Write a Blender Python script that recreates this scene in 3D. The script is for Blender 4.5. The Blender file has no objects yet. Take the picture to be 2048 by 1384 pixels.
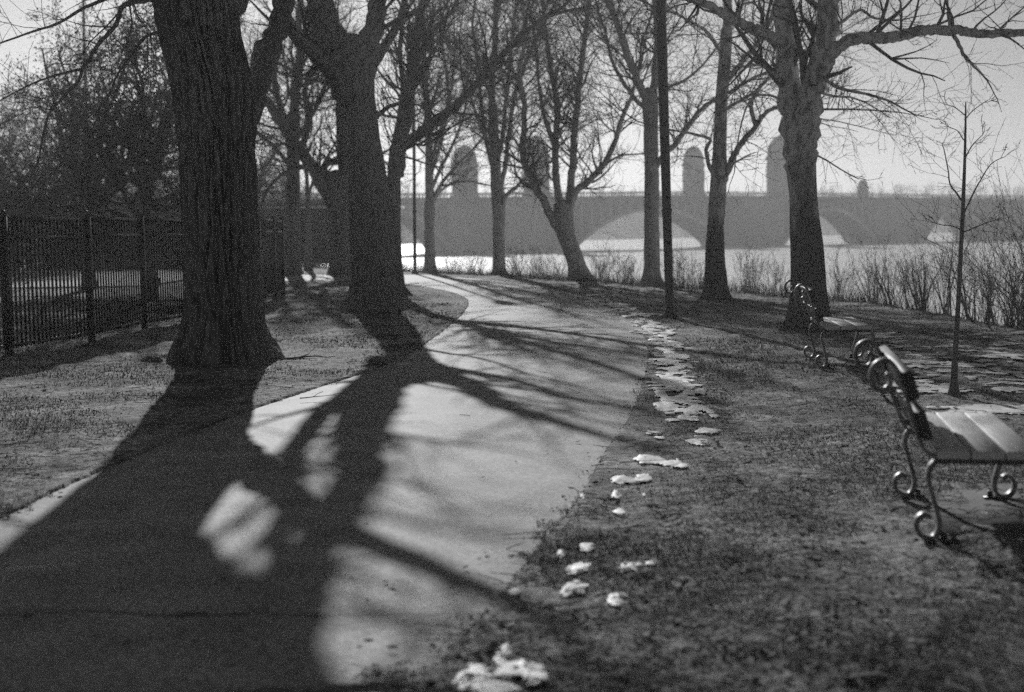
import bpy, math, random
import numpy as np
from mathutils import Vector, noise as mnoise
C = bpy.context.scene.collection
SC = bpy.context.scene
rad = math.radians

# ------------------------------------------------------------------ camera
FPX = 2844.0; EYE = 1.65; PITCH = math.atan(242/2844); ROLL = rad(0.8)
cp, sp, cr, sr = math.cos(PITCH), math.sin(PITCH), math.cos(ROLL), math.sin(ROLL)
Fw = Vector((0, cp, -sp)); R0 = Vector((1, 0, 0)); U0 = Vector((0, sp, cp))
Rt = R0*cr - U0*sr; Up = U0*cr + R0*sr
EYEP = Vector((0, 0, EYE))
from mathutils import Matrix
cam_d = bpy.data.cameras.new('camera'); cam = bpy.data.objects.new('camera', cam_d); C.objects.link(cam)
cam.matrix_world = Matrix(((Rt.x, Up.x, -Fw.x, 0), (Rt.y, Up.y, -Fw.y, 0), (Rt.z, Up.z, -Fw.z, EYE), (0, 0, 0, 1)))
cam_d.lens = 50; cam_d.sensor_width = 36; cam_d.clip_end = 6000; cam_d.clip_start = 0.05
cam_d.dof.use_dof = True; cam_d.dof.focus_distance = 15.0; cam_d.dof.aperture_fstop = 1.7
SC.camera = cam
# ------------------------------------------------------------------ light
SUN_EL = rad(22); SUN_DIR = Vector((-0.158, 1.0, 0)).normalized()
S = Vector((SUN_DIR.x*math.cos(SUN_EL), SUN_DIR.y*math.cos(SUN_EL), math.sin(SUN_EL)))
w = bpy.data.worlds.new('World'); SC.world = w; w.use_nodes = True
nt = w.node_tree; bg = nt.nodes['Background']
sky = nt.nodes.new('ShaderNodeTexSky'); sky.sky_type = 'NISHITA'; sky.sun_disc = False
sky.sun_elevation = SUN_EL; sky.sun_rotation = math.atan2(S.x, S.y)
sky.air_density = 1.0; sky.dust_density = 0.5; sky.ozone_density = 1.0
sep = nt.nodes.new('ShaderNodeSeparateColor')
nt.links.new(sky.outputs[0], sep.inputs[0])
nt.links.new(sep.outputs[0], bg.inputs[0])        # the red record of the sky: a black and white film behind a filter
bg.inputs[1].default_value = 0.062
sd = bpy.data.lights.new('sun', 'SUN'); sd.energy = 5.0; sd.angle = rad(0.53); sd.color = (1, 1, 1)
so = bpy.data.objects.new('sun', sd); C.objects.link(so); so.rotation_euler = S.to_track_quat('Z', 'Y').to_euler()
so.location = (0, 0, 60)
vs = SC.view_settings; vs.view_transform = 'Standard'; vs.look = 'None'; vs.exposure = -0.46; vs.gamma = 1.0
SC.cycles.max_bounces = 4; SC.cycles.diffuse_bounces = 3; SC.cycles.glossy_bounces = 2; SC.cycles.volume_bounces = 0
SC.cycles.transparent_max_bounces = 4
SC.cycles.use_denoising = False; SC.cycles.use_adaptive_sampling = True; SC.cycles.adaptive_threshold = 0.05; SC.cycles.adaptive_min_samples = 44

# ------------------------------------------------------------------ helpers
def ray(px, py): return Fw + Rt*((px-1024)/FPX) - Up*((py-692)/FPX)
def G(px, py, z=0.0):
    d = ray(px, py); t = (z-EYE)/d.z; return EYEP + d*t
def P(px, py, Y):
    d = ray(px, py); return EYEP + d*(Y/d.y)

def tag(o, label=None, cat=None, group=None, kind=None):
    if label: o['label'] = label
    if cat: o['category'] = cat
    if group: o['group'] = group
    if kind: o['kind'] = kind
    return o
def empty(name, loc=(0, 0, 0)):
    o = bpy.data.objects.new(name, None); C.objects.link(o); o.location = loc; o.empty_display_size = 0.2
    return o
class MB:
    def __init__(s): s.v = []; s.f = []; s.n = 0
    def add(s, v, f):
        v = np.asarray(v, dtype=np.float32).reshape(-1, 3)
        s.v.append(v); s.f.append(np.asarray(f, dtype=np.int64) + s.n); s.n += len(v)
    def box(s, c, d, M=None):
        x, y, z = d[0]/2, d[1]/2, d[2]/2
        v = np.array([(-x,-y,-z),(x,-y,-z),(x,y,-z),(-x,y,-z),(-x,-y,z),(x,-y,z),(x,y,z),(-x,y,z)], dtype=np.float64)
        if M is not None: v = v @ np.array(M).T
        s.add(v + np.array(c), [(0,3,2,1),(4,5,6,7),(0,1,5,4),(1,2,6,5),(2,3,7,6),(3,0,4,7)])
    def strip(s, path, t, wv, smooth=0):
        # flat bar: path (n,3) swept, thickness t in the curve plane, width vector wv
        p = np.asarray(path, float); wv = np.asarray(wv, float); n = len(p)
        T = np.gradient(p, axis=0); T /= np.linalg.norm(T, axis=1)[:, None]
        wn = wv/np.linalg.norm(wv); N = np.cross(T, wn); N /= np.linalg.norm(N, axis=1)[:, None]
        V = np.stack([p+N*t/2-wv/2, p+N*t/2+wv/2, p-N*t/2+wv/2, p-N*t/2-wv/2], 1).reshape(-1, 3)
        f = []
        for i in range(n-1):
            for k in range(4):
                a = i*4+k; b = i*4+(k+1) % 4; f.append((a, b, b+4, a+4))
        f += [(3, 2, 1, 0), ((n-1)*4, (n-1)*4+1, (n-1)*4+2, (n-1)*4+3)]
        s.add(V, f)
    def lathe(s, c, prof, n=16):
        a = np.arange(n)*2*math.pi/n; V = []
        for r, z in prof: V.append(np.stack([c[0]+r*np.cos(a), c[1]+r*np.sin(a), np.full(n, c[2]+z)], 1))
        V = np.concatenate(V); f = []
        for i in range(len(prof)-1):
            for k in range(n):
                f.append((i*n+k, i*n+(k+1) % n, (i+1)*n+(k+1) % n, (i+1)*n+k))
        s.add(V, f)
    def tubes(s, br, sides):
        # br: list of (pts, radii) ; grouped by point count and built in bulk
        by = {}
        for p, r in br: by.setdefault(len(p), []).append((p, r))
        for n, L in by.items():
            p = np.array([[tuple(q) for q in a[0]] for a in L], float); r = np.array([a[1] for a in L], float)
            T = np.gradient(p, axis=1); T /= np.maximum(np.linalg.norm(T, axis=2), 1e-9)[..., None]
            m = T.mean(1); ref = np.where(np.abs(m[:, 2:3]) > 0.8*np.linalg.norm(m, axis=1)[:, None], np.array([[1., 0, 0]]), np.array([[0, 0, 1.]]))
            A = np.cross(T, ref[:, None, :]); A /= np.maximum(np.linalg.norm(A, axis=2), 1e-9)[..., None]
            B = np.cross(T, A)
            a = np.arange(sides)*2*math.pi/sides
            V = p[:, :, None, :] + r[:, :, None, None]*(A[:, :, None, :]*np.cos(a)[None, None, :, None] + B[:, :, None, :]*np.sin(a)[None, None, :, None])
            nb = len(L); idx = np.arange(nb*n*sides).reshape(nb, n, sides)
            q = np.stack([idx[:, :-1], np.roll(idx, -1, 2)[:, :-1], np.roll(idx, -1, 2)[:, 1:], idx[:, 1:]], -1).reshape(-1, 4)
            s.add(V.reshape(-1, 3), q)
    def build(s, name, mat, parent=None, smooth=False, loc=None):
        v = np.concatenate(s.v) if s.v else np.zeros((0, 3))
        if loc is not None: v = v - np.asarray(loc, dtype=np.float32)
        me = bpy.data.meshes.new(name)
        me.vertices.add(len(v)); me.vertices.foreach_set('co', v.astype(np.float32).ravel())
        loops = []; starts = []; tot = 0
        for f in s.f:
            if f.ndim == 1: continue
            k = f.shape[1]; loops.append(f.ravel()); starts.append(tot+np.arange(len(f))*k); tot += len(f)*k
        loops = np.concatenate(loops); starts = np.concatenate(starts)
        me.loops.add(len(loops)); me.loops.foreach_set('vertex_index', loops.astype(np.int32))
        me.polygons.add(len(starts)); me.polygons.foreach_set('loop_start', starts.astype(np.int32))
        me.update(calc_edges=True)
        if smooth: me.polygons.foreach_set('use_smooth', np.ones(len(starts), dtype=bool))
        if mat: me.materials.append(mat)
        o = bpy.data.objects.new(name, me); C.objects.link(o)
        if loc is not None and parent is None: o.location = loc
        if parent is not None: o.parent = parent
        return o

def hsh(ix, iy, seed):
    h = (ix*374761393 + iy*668265263 + seed*1442695041) & 0xffffffff
    h = ((h ^ (h >> 13))*1274126177) & 0xffffffff
    return ((h ^ (h >> 16)) & 0xffff)/65535.0
def vnoise(x, y, seed=0):
    x = np.asarray(x, float); y = np.asarray(y, float)
    ix = np.floor(x).astype(np.int64); iy = np.floor(y).astype(np.int64); fx = x-ix; fy = y-iy
    fx = fx*fx*(3-2*fx); fy = fy*fy*(3-2*fy)
    a = hsh(ix, iy, seed); b = hsh(ix+1, iy, seed); c = hsh(ix, iy+1, seed); d = hsh(ix+1, iy+1, seed)
    return (a*(1-fx)+b*fx)*(1-fy) + (c*(1-fx)+d*fx)*fy
def fbm(x, y, seed=0, o=3):
    t = 0; a = 1; s = 0
    for i in range(o): t = t+a*vnoise(x*2**i, y*2**i, seed+i); s += a; a *= .5
    return t/s

# ------------------------------------------------------------------ materials (all grey: a black and white world)
def mat(name, stops, scale=(1, 1, 1), nscale=5.0, detail=6, rough=0.9, bump=0.0, bscale=None, bdist=0.02, spec=0.3, second=None, metal=0.0):
    """noise driven grey material; stops = [(pos, value), ...]; second = (scale, low, high) multiplies in a coarse mottling"""
    m = bpy.data.materials.new(name); m.use_nodes = True; n = m.node_tree; N = n.nodes; Lk = n.links.new
    b = N['Principled BSDF']; b.inputs['Roughness'].default_value = rough; b.inputs['Specular IOR Level'].default_value = spec
    b.inputs['Metallic'].default_value = metal
    tc = N.new('ShaderNodeTexCoord'); mp = N.new('ShaderNodeMapping'); mp.inputs['Scale'].default_value = scale
    Lk(tc.outputs['Object'], mp.inputs[0])
    nz = N.new('ShaderNodeTexNoise'); nz.inputs['Scale'].default_value = nscale; nz.inputs['Detail'].default_value = detail
    nz.inputs['Roughness'].default_value = 0.65
    Lk(mp.outputs[0], nz.inputs['Vector'])
    cr_ = N.new('ShaderNodeValToRGB'); e = cr_.color_ramp.elements
    e[0].position, v0 = stops[0]; e[0].color = (v0, v0, v0, 1); e[1].position, v1 = stops[-1]; e[1].color = (v1, v1, v1, 1)
    for p_, v_ in stops[1:-1]:
        q = e.new(p_); q.color = (v_, v_, v_, 1)
    Lk(nz.outputs['Fac'], cr_.inputs[0]); out = cr_.outputs[0]
    if second:
        n2 = N.new('ShaderNodeTexNoise'); n2.inputs['Scale'].default_value = second[0]; n2.inputs['Detail'].default_value = 3
        Lk(tc.outputs['Object'], n2.inputs['Vector'])
        mr = N.new('ShaderNodeMapRange'); mr.inputs[1].default_value = .35; mr.inputs[2].default_value = .65
        mr.inputs[3].default_value = second[1]; mr.inputs[4].default_value = second[2]
        Lk(n2.outputs['Fac'], mr.inputs[0])
        mx = N.new('ShaderNodeVectorMath'); mx.operation = 'SCALE'; Lk(out, mx.inputs[0]); Lk(mr.outputs[0], mx.inputs['Scale']); out = mx.outputs[0]
    Lk(out, b.inputs['Base Color'])
    if bump > 0:
        bp = N.new('ShaderNodeBump'); bp.inputs['Strength'].default_value = bump; bp.inputs['Distance'].default_value = bdist
        if bscale:
            n3 = N.new('ShaderNodeTexNoise'); n3.inputs['Scale'].default_value = bscale; n3.inputs['Detail'].default_value = 4
            Lk(mp.outputs[0], n3.inputs['Vector']); Lk(n3.outputs['Fac'], bp.inputs['Height'])
        else: Lk(nz.outputs['Fac'], bp.inputs['Height'])
        Lk(bp.outputs[0], b.inputs['Normal'])
    return m
M_ground = mat('turf', [(.34, .06), (.5, .26), (.68, .52)], nscale=14, detail=10, bump=.8, bdist=.04, second=(1.2, .5, 1.35))
M_asphalt = mat('asphalt', [(.36, .09), (.5, .24), (.64, .45)], nscale=38, detail=9, rough=.74, bump=.36, bdist=.005, second=(2.2, .72, 1.18), spec=.4)
M_bark = mat('bark', [(.3, .13), (.5, .26), (.7, .42)], scale=(1, 1, .18), nscale=22, bump=1, bdist=.03, spec=.15)
M_furrow = mat('furrowed_bark', [(.3, .10), (.5, .22), (.72, .42)], scale=(1, 1, .2), nscale=30, bump=.9, bdist=.02, spec=.15)
M_smooth = mat('smooth_bark', [(.3, .26), (.5, .4), (.7, .54)], scale=(1, 1, .6), nscale=7, bump=.5, bdist=.02, spec=.15)
M_twig = mat('twig_bark', [(.3, .12), (.7, .24)], nscale=2, rough=.9, spec=.1)
M_iron = mat('black_paint', [(.3, .035), (.7, .08)], nscale=20, rough=.42, spec=.6, bump=.1, bdist=.002)
M_scroll = mat('sunlit_iron_paint', [(.35, .05), (.6, .2)], nscale=25, rough=.4, spec=.7, bump=.15, bdist=.002)  # paler than the black paint: sunlight on the scrolls put into the colour
M_dark = mat('dark_timber', [(.3, .03), (.7, .08)], nscale=12, rough=.5, bump=.2, bdist=.002)  # darker than the seat timber, for the backrest boards
M_shrub = mat('pale_stem', [(.3, .16), (.7, .34)], nscale=2)
M_wood = mat('weathered_timber', [(.3, .38), (.5, .55), (.7, .7)], scale=(6, .5, 6), nscale=10, bump=.25, bdist=.002, rough=.6, spec=.35)
M_grass = mat('dry_grass', [(.3, .12), (.5, .22), (.7, .38)], nscale=9, second=(.6, .55, 1.2), spec=.1)
M_leaf = mat('dead_leaf', [(.3, .12), (.7, .4)], nscale=12, spec=.1)
M_snow = mat('snow', [(.3, .7), (.5, .82), (.7, .9)], nscale=5, bump=.25, bdist=.006, rough=.6)
M_conc = mat('concrete', [(.3, .09), (.7, .16)], nscale=12, bump=.3, bdist=.004, second=(1.5, .8, 1.1))
M_stone = mat('bridge_stone', [(.3, .15), (.7, .32)], nscale=.8, bump=.4, bdist=.1)
M_ringstone = mat('ring_paint', [(.3, .3), (.7, .45)], nscale=.6)
M_steel = mat('bridge_steel', [(.3, .03), (.7, .07)], nscale=.5)
M_wall = mat('wall_board', [(.3, .08), (.7, .14)], scale=(8, 8, .3), nscale=3)
M_roof = mat('pale_roof', [(.3, .55), (.7, .75)], nscale=4)
M_glass = mat('window_glass', [(.3, .02), (.7, .04)], rough=.1, spec=.6)
M_bed = mat('river_bed', [(.3, .05), (.7, .1)], nscale=1)
M_lamp = mat('lamp_glass', [(.3, .5), (.7, .6)], rough=.3)
M_nest = mat('nest', [(.3, .02), (.7, .06)], nscale=20)
# plane tree bark: pale and flaking above, dark below
def mottled(name, zdark, soft=.8):
    m = bpy.data.materials.new(name); m.use_nodes = True; n = m.node_tree; N = n.nodes; Lk = n.links.new
    b = N['Principled BSDF']; b.inputs['Roughness'].default_value = .9; b.inputs['Specular IOR Level'].default_value = .15
    tc = N.new('ShaderNodeTexCoord'); sx = N.new('ShaderNodeSeparateXYZ'); Lk(tc.outputs['Object'], sx.inputs[0])
    vo = N.new('ShaderNodeTexNoise'); vo.inputs['Scale'].default_value = 3.2; vo.inputs['Detail'].default_value = 5
    mp = N.new('ShaderNodeMapping'); mp.inputs['Scale'].default_value = (1.6, 1.6, .6); Lk(tc.outputs['Object'], mp.inputs[0]); Lk(mp.outputs[0], vo.inputs['Vector'])
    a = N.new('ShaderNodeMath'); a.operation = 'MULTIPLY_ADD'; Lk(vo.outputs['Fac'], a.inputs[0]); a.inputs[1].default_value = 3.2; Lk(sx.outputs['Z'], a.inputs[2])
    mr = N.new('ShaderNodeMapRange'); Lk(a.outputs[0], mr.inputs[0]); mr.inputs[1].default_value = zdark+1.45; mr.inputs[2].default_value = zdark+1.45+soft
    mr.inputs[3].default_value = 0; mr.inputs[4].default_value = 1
    v2 = N.new('ShaderNodeTexNoise'); v2.inputs['Scale'].default_value = 7; v2.inputs['Detail'].default_value = 6; Lk(mp.outputs[0], v2.inputs['Vector'])
    r1 = N.new('ShaderNodeValToRGB'); r1.color_ramp.elements[0].position = .42; r1.color_ramp.elements[0].color = (.28, .28, .28, 1)
    r1.color_ramp.elements[1].position = .52; r1.color_ramp.elements[1].color = (.58, .58, .58, 1); Lk(v2.outputs['Fac'], r1.inputs[0])
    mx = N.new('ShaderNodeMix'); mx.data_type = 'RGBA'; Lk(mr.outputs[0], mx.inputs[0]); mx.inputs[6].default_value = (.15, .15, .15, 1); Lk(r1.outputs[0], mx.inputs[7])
    Lk(mx.outputs[2], b.inputs['Base Color'])
    bp = N.new('ShaderNodeBump'); bp.inputs['Strength'].default_value = .7; bp.inputs['Distance'].default_value = .03
    Lk(v2.outputs['Fac'], bp.inputs['Height']); Lk(bp.outputs[0], b.inputs['Normal'])
    return m

# ------------------------------------------------------------------ path outline, river bank
def xy(l): return np.array([G(a, b).to_tuple()[:2] for a, b in l])
RE = xy([(700, 1500), (830, 1384), (935, 1262), (1010, 1180), (1090, 1080), (1165, 985), (1212, 900), (1250, 850), (1282, 780), (1295, 720), (1290, 680), (1268, 640), (1205, 605), (1120, 580), (1000, 562), (880, 553), (800, 549.5)])
LE = xy([(-700, 1300), (-330, 1180), (0, 1040), (110, 985), (230, 932), (370, 872), (500, 822), (640, 775), (760, 735), (845, 692), (895, 655), (928, 625), (935, 600), (900, 584), (850, 574), (800, 568), (740, 562)])
def catmull(p, n=24):
    p = np.asarray(p, float); q = np.vstack([2*p[0]-p[1], p, 2*p[-1]-p[-2]]); o = []
    for i in range(1, len(q)-2):
        for t in np.linspace(0, 1, n, endpoint=False):
            o.append(.5*((2*q[i])+(-q[i-1]+q[i+1])*t+(2*q[i-1]-5*q[i]+4*q[i+1]-q[i+2])*t*t+(-q[i-1]+3*q[i]-3*q[i+1]+q[i+2])*t**3))
    o.append(q[-2]); return np.array(o)
# carry both edges on beyond the last tree and behind the camera
RE = np.vstack([[-1.5, -6], RE, RE[-1]+[-9, 3.0], RE[-1]+[-30, 12]])
LE = np.vstack([[-5.5, -6], LE, LE[-1]+[-6, 2.0], LE[-1]+[-27, 11]])
REs = catmull(RE); LEs = catmull(LE)
def resample(p, m):
    d = np.r_[0, np.cumsum(np.linalg.norm(np.diff(p, axis=0), axis=1))]
    u = np.linspace(0, d[-1], m); return np.stack([np.interp(u, d, p[:, 0]), np.interp(u, d, p[:, 1])], 1)
PA = resample(LEs, 700); PB = resample(REs, 700)
poly = np.vstack([PA, PB[::-1]])
def inside(x, y):
    c = np.zeros(x.shape, bool); n = len(poly)
    q = poly[::4]; n = len(q)
    for i in range(n):
        x1, y1 = q[i]; x2, y2 = q[(i+1) % n]
        if y1 == y2: continue
        k = ((y1 > y) != (y2 > y)) & (x < (x2-x1)*(y-y1)/(y2-y1)+x1); c ^= k
    return c
EDG = np.vstack([PA[::3], PB[::3]])
def edge_dist(x, y):
    out = np.full(x.shape, 1e9)
    for e in EDG: out = np.minimum(out, (x-e[0])**2+(y-e[1])**2)
    return np.sqrt(out)
bk = xy([(2300, 705), (2048, 662), (1900, 632), (1750, 607), (1500, 588), (1200, 566), (1000, 553), (850, 546)])
bk = bk[np.argsort(bk[:, 0])]
BX = np.r_[-400, -60, -30, -12, -8, bk[:, 0], 16, 40, 120, 400]; BY = np.r_[900, 400, 215, 75, 58, bk[:, 1], 14, -2, -60, -300]
def bank_y(x): return np.interp(x, BX, BY)
WATER = -2.5
A0 = G(900, 507, WATER); B0 = G(2048, 478, WATER)
bd = (B0-A0); bd.z = 0; BL = bd.length; bd.normalize(); bn = Vector((-bd.y, bd.x, 0))
def far_y(x): return A0.y + (x-A0.x)*bd.y/bd.x + 135
def gh(x, y):
    x = np.asarray(x, float); y = np.asarray(y, float)
    h = .05*(fbm(x*.35, y*.35, 3)-.5)+.045*(fbm(x*2.2, y*2.2, 7)-.5)+.04*(fbm(x*5, y*5, 11, 2)-.5) +.022*(fbm(x*13, y*13, 15, 2)-.5) + .012
    m = (np.abs(x+3) < 9) & (y < 70)
    return h, m
def ground_z(x, y, full=True):
    h, m = gh(x, y)
    if full:
        ins = inside(x, y); d = edge_dist(x, y)
        s = np.clip(d/.35, 0, 1)
        h = np.where(ins, -.06*np.clip(d/.12, 0, 1)+.02*(1-np.clip(d/.12, 0, 1)), h*s + (.012+.02*fbm(x*6, y*6, 5, 2))*(1-s))
    b = y-bank_y(x)
    h = h - 3.6*(lambda t: t*t*(3-2*t))(np.clip((b-.2)/5.5, 0, 1))
    f = y-far_y(x)
    h = h + (9.0+4*fbm(x*.02, y*.02, 9))*(lambda t: t*t*(3-2*t))(np.clip(f/30, 0, 1))
    return h
def gz(x, y): return float(ground_z(np.array([x]), np.array([y]), False)[0])

def grid(xs, ys, zf):
    X, Y = np.meshgrid(xs, ys); Z = zf(X, Y); nx, ny = len(xs), len(ys)
    i = np.arange(nx*ny).reshape(ny, nx)
    f = np.stack([i[:-1, :-1], i[:-1, 1:], i[1:, 1:], i[1:, :-1]], -1).reshape(-1, 4)
    return np.stack([X, Y, Z], -1).reshape(-1, 3), f
ys = np.r_[-200, -60, -20, -8, np.linspace(-4, 4.2, 40), np.geomspace(4.3, 75, 520), np.geomspace(77, 4000, 90)]
xs = np.r_[-3500, -1500, -700, -350, -180, -100, -60, -40, -30, -24, np.linspace(-20, -8, 60), np.linspace(-7.9, 7, 440), np.linspace(7.1, 14, 100), 16, 19, 24, 30, 40, 60, 90, 130, 200, 350, 700, 1500, 3500]
def zfull(X, Y):
    Z = ground_z(X, Y, False); k = (X > -30) & (X < 7) & (Y < 65)
    Z[k] = ground_z(X[k], Y[k], True); return Z
mb = MB(); mb.add(*grid(xs, ys, zfull)); tag(mb.build('ground', M_ground, smooth=True), kind='structure')
# path
m_ = 15; V = []
for j in range(m_):
    t = j/(m_-1); p = PA*(1-t)+PB*t
    V.append(np.stack([p[:, 0], p[:, 1], .004+.018*(1-(2*t-1)**2)+.006*(fbm(p[:, 0]*.8, p[:, 1]*.8, 21)-.5)], 1))
V = np.stack(V, 1).reshape(-1, 3); i = np.arange(700*m_).reshape(700, m_)
mb = MB(); mb.add(V, np.stack([i[:-1, :-1], i[:-1, 1:], i[1:, 1:], i[1:, :-1]], -1).reshape(-1, 4))
# the transverse crack belongs to the asphalt's own pattern
n = M_asphalt.node_tree; N = n.nodes; tc = N.new('ShaderNodeTexCoord'); sx = N.new('ShaderNodeSeparateXYZ'); n.links.new(tc.outputs['Object'], sx.inputs[0])
nz = N.new('ShaderNodeTexNoise'); nz.inputs['Scale'].default_value = 3; nz.inputs['Detail'].default_value = 8; n.links.new(tc.outputs['Object'], nz.inputs['Vector'])
ca = G(150, 1236); cb = G(900, 1236)
def mth(op, a, b=None):
    k = N.new('ShaderNodeMath'); k.operation = op
    for j, q in enumerate((a, b)):
        if q is None: continue
        if isinstance(q, (int, float)): k.inputs[j].default_value = q
        else: n.links.new(q, k.inputs[j])
    return k.outputs[0]
yy = mth('ADD', mth('SUBTRACT', mth('SUBTRACT', sx.outputs['Y'], ca.y), mth('MULTIPLY', mth('SUBTRACT', sx.outputs['X'], ca.x), (cb.y-ca.y)/(cb.x-ca.x))), mth('MULTIPLY', mth('SUBTRACT', nz.outputs['Fac'], .5), .28))
line = mth('LESS_THAN', mth('ABSOLUTE', yy), mth('MULTIPLY', nz.outputs['Fac'], .03))
bs = N['Principled BSDF']; src = bs.inputs['Base Color'].links[0].from_socket
mx = N.new('ShaderNodeMix'); mx.data_type = 'RGBA'; n.links.new(line, mx.inputs[0]); n.links.new(src, mx.inputs[6]); mx.inputs[7].default_value = (.03, .03, .03, 1)
n.links.new(mx.outputs[2], bs.inputs['Base Color'])
tag(mb.build('path', M_asphalt, smooth=True), kind='structure')
# river as pale ice; base colour stands in for sky brightness on it
M_ice = bpy.data.materials.new('river_ice'); M_ice.use_nodes = True; N = M_ice.node_tree.nodes; Lk = M_ice.node_tree.links.new
b = N['Principled BSDF']; b.inputs['Base Color'].default_value = (.8, .8, .8, 1); b.inputs['Roughness'].default_value = .35; b.inputs['IOR'].default_value = 1.33
tc = N.new('ShaderNodeTexCoord'); nz = N.new('ShaderNodeTexNoise'); nz.inputs['Scale'].default_value = 1.6; nz.inputs['Detail'].default_value = 4
Lk(tc.outputs['Object'], nz.inputs['Vector']); bp = N.new('ShaderNodeBump'); bp.inputs['Strength'].default_value = .8; bp.inputs['Distance'].default_value = .15
Lk(nz.outputs['Fac'], bp.inputs['Height']); Lk(bp.outputs[0], b.inputs['Normal'])
mb = MB(); mb.add(*grid(np.linspace(-900, 1500, 30), np.linspace(-300, 2000, 30), lambda X, Y: X*0+WATER)); tag(mb.build('river', M_ice), kind='structure')
# pavement beyond the fence
mb = MB(); mb.add(*grid(np.linspace(-42, -10.5, 20), np.linspace(41, 56, 8), lambda X, Y: X*0+.06)); tag(mb.build('pavement', mat('pale_paving', [(.3, .35), (.7, .55)], nscale=3)), kind='structure')

# ------------------------------------------------------------------ grass, leaves, snow
# snow patches
SN = [(1160,584,18),(1185,592,20),(1215,600,22),(1245,612,24),(1262,624,20),(1285,632,30),(1275,645,20),(1310,655,34),(1330,668,30),(1300,662,22),(1345,690,30),(1330,700,28),(1350,715,38),(1362,735,38),(1335,722,24),(1348,752,34),(1315,770,30),(1350,775,46),(1385,768,20),(1325,785,34),(1365,800,20),(1340,812,30),(1380,803,14),(1370,838,26),(1345,845,22),(1262,846,12),(1415,868,28),(1395,888,34),(1310,875,24),(1318,882,20),(1300,925,34),(1345,932,38),(1365,938,20),(1250,966,36),(1285,962,22),(1232,996,16),(1165,998,12),(1285,995,14),(1240,1030,22),(1175,1100,20),(1122,1115,10),(1155,1142,40),(1270,1140,46),(1150,1182,42),(1232,1205,36),(1030,1192,16),(1010,1310,22),(1000,1325,20),(1040,1345,60),(950,1365,60),(1000,1368,70),(1060,1362,40),(1130,1190,18),(1300,1138,26),(1230,1212,24)]
rng = np.random.RandomState(8); items = []
for px, py, s_ in SN:
    g = G(px, py); sc_ = s_/FPX*g.y
    items.append((g.x, g.y, sc_*rng.uniform(.75, .95), max(sc_*rng.uniform(1.2, 1.8), .11)))
    for q in range(0 if s_ < 18 else 3):
        a_ = rng.uniform(0, 6.28); items.append((g.x+.75*sc_*math.cos(a_), g.y+1.5*sc_*math.sin(a_), sc_*rng.uniform(.1, .22), sc_*rng.uniform(.15, .35)))
for q in range(380):
    t = rng.rand(); px = np.interp(t, [0, .25, .5, 1], [1140, 1262, 1322, 1368])+rng.normal(0, 9+13*t); py = np.interp(t, [0, .25, .5, 1], [583, 625, 680, 830])+rng.normal(0, 6)
    g = G(px, py); items.append((g.x, g.y, rng.uniform(.04, .12), rng.uniform(.08, .26)))
for q in range(340):
    px = rng.uniform(1730, 2120); py = rng.uniform(668, 790) if q > 60 else rng.uniform(815, 832)
    if q <= 60: px = rng.uniform(1900, 2110)
    if fbm(np.array([px*.012]), np.array([py*.03]), 5)[0] < .47: continue
    g = G(px, py); items.append((g.x, g.y, rng.uniform(.06, .26), rng.uniform(.06, .16)))
def off_snow(x, y):
    ok = np.ones(x.shape, bool)
    o = np.argsort(y); ys_ = y[o]
    for (cx, cy, ax, ay) in items:
        a, b = np.searchsorted(ys_, cy-ay), np.searchsorted(ys_, cy+ay); q = o[a:b]
        ok[q] &= ((x[q]-cx)/ax)**2+((y[q]-cy)/ay)**2 > .9
    return ok
rs = np.random.RandomState(4)
def scatter(n, pxr, pyr, rng=rs):
    px = rng.uniform(pxr[0], pxr[1], n); py = rng.uniform(pyr[0], pyr[1], n)
    dx = (px-1024)/FPX; dy = -(py-692)/FPX
    d = np.outer(np.ones(n), np.array(Fw)) + np.outer(dx, np.array(Rt)) + np.outer(dy, np.array(Up))
    t = -EYE/d[:, 2]; return d[:, 0]*t, d[:, 1]*t
x1, y1 = scatter(330000, (-150, 2200), (560, 1500))
x2 = rs.uniform(-8, 9, 190000); y2 = rs.uniform(-1, 30, 190000)
gx = np.r_[x1, x2]; gy = np.r_[y1, y2]
ins = inside(gx, gy); ed = edge_dist(gx, gy)
dens = fbm(gx*1.3, gy*1.3, 31)
k = (~ins | (ed < .17*vnoise(gx*7, gy*7, 2)**1.5)) & (gy < bank_y(gx)+.8) & (rs.rand(len(gx)) < np.clip((dens-.28)*3.2, .12, 1))
k &= off_snow(gx, gy); gx, gy = gx[k], gy[k]; n_ = len(gx); gzv = ground_z(gx, gy, False)
d_ = edge_dist(gx, gy); gzv = np.where(d_ < .35, .012, gzv)
dist = np.hypot(gx, gy); L = rs.uniform(.015, .05, n_)*np.clip(dens[k]*1.6, .5, 1.3); wd = np.clip(dist*.00035, .0022, .012)
th = rs.rand(n_)*2*np.pi; ln = rs.uniform(.2, 1.6, n_); ph = rs.rand(n_)*2*np.pi
base = np.stack([gx, gy, gzv-.004], 1); wv = np.stack([np.cos(ph), np.sin(ph), ph*0], 1)*wd[:, None]
tip = base + np.stack([np.cos(th)*np.sin(ln), np.sin(th)*np.sin(ln), np.cos(ln)*.9+.1], 1)*L[:, None]
mb = MB(); mb.add(np.stack([base-wv, base+wv, tip], 1).reshape(-1, 3), np.arange(3*n_).reshape(-1, 3))
tag(mb.build('grass', M_grass), 'short matted winter grass either side of the asphalt path', 'grass', kind='stuff')
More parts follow.
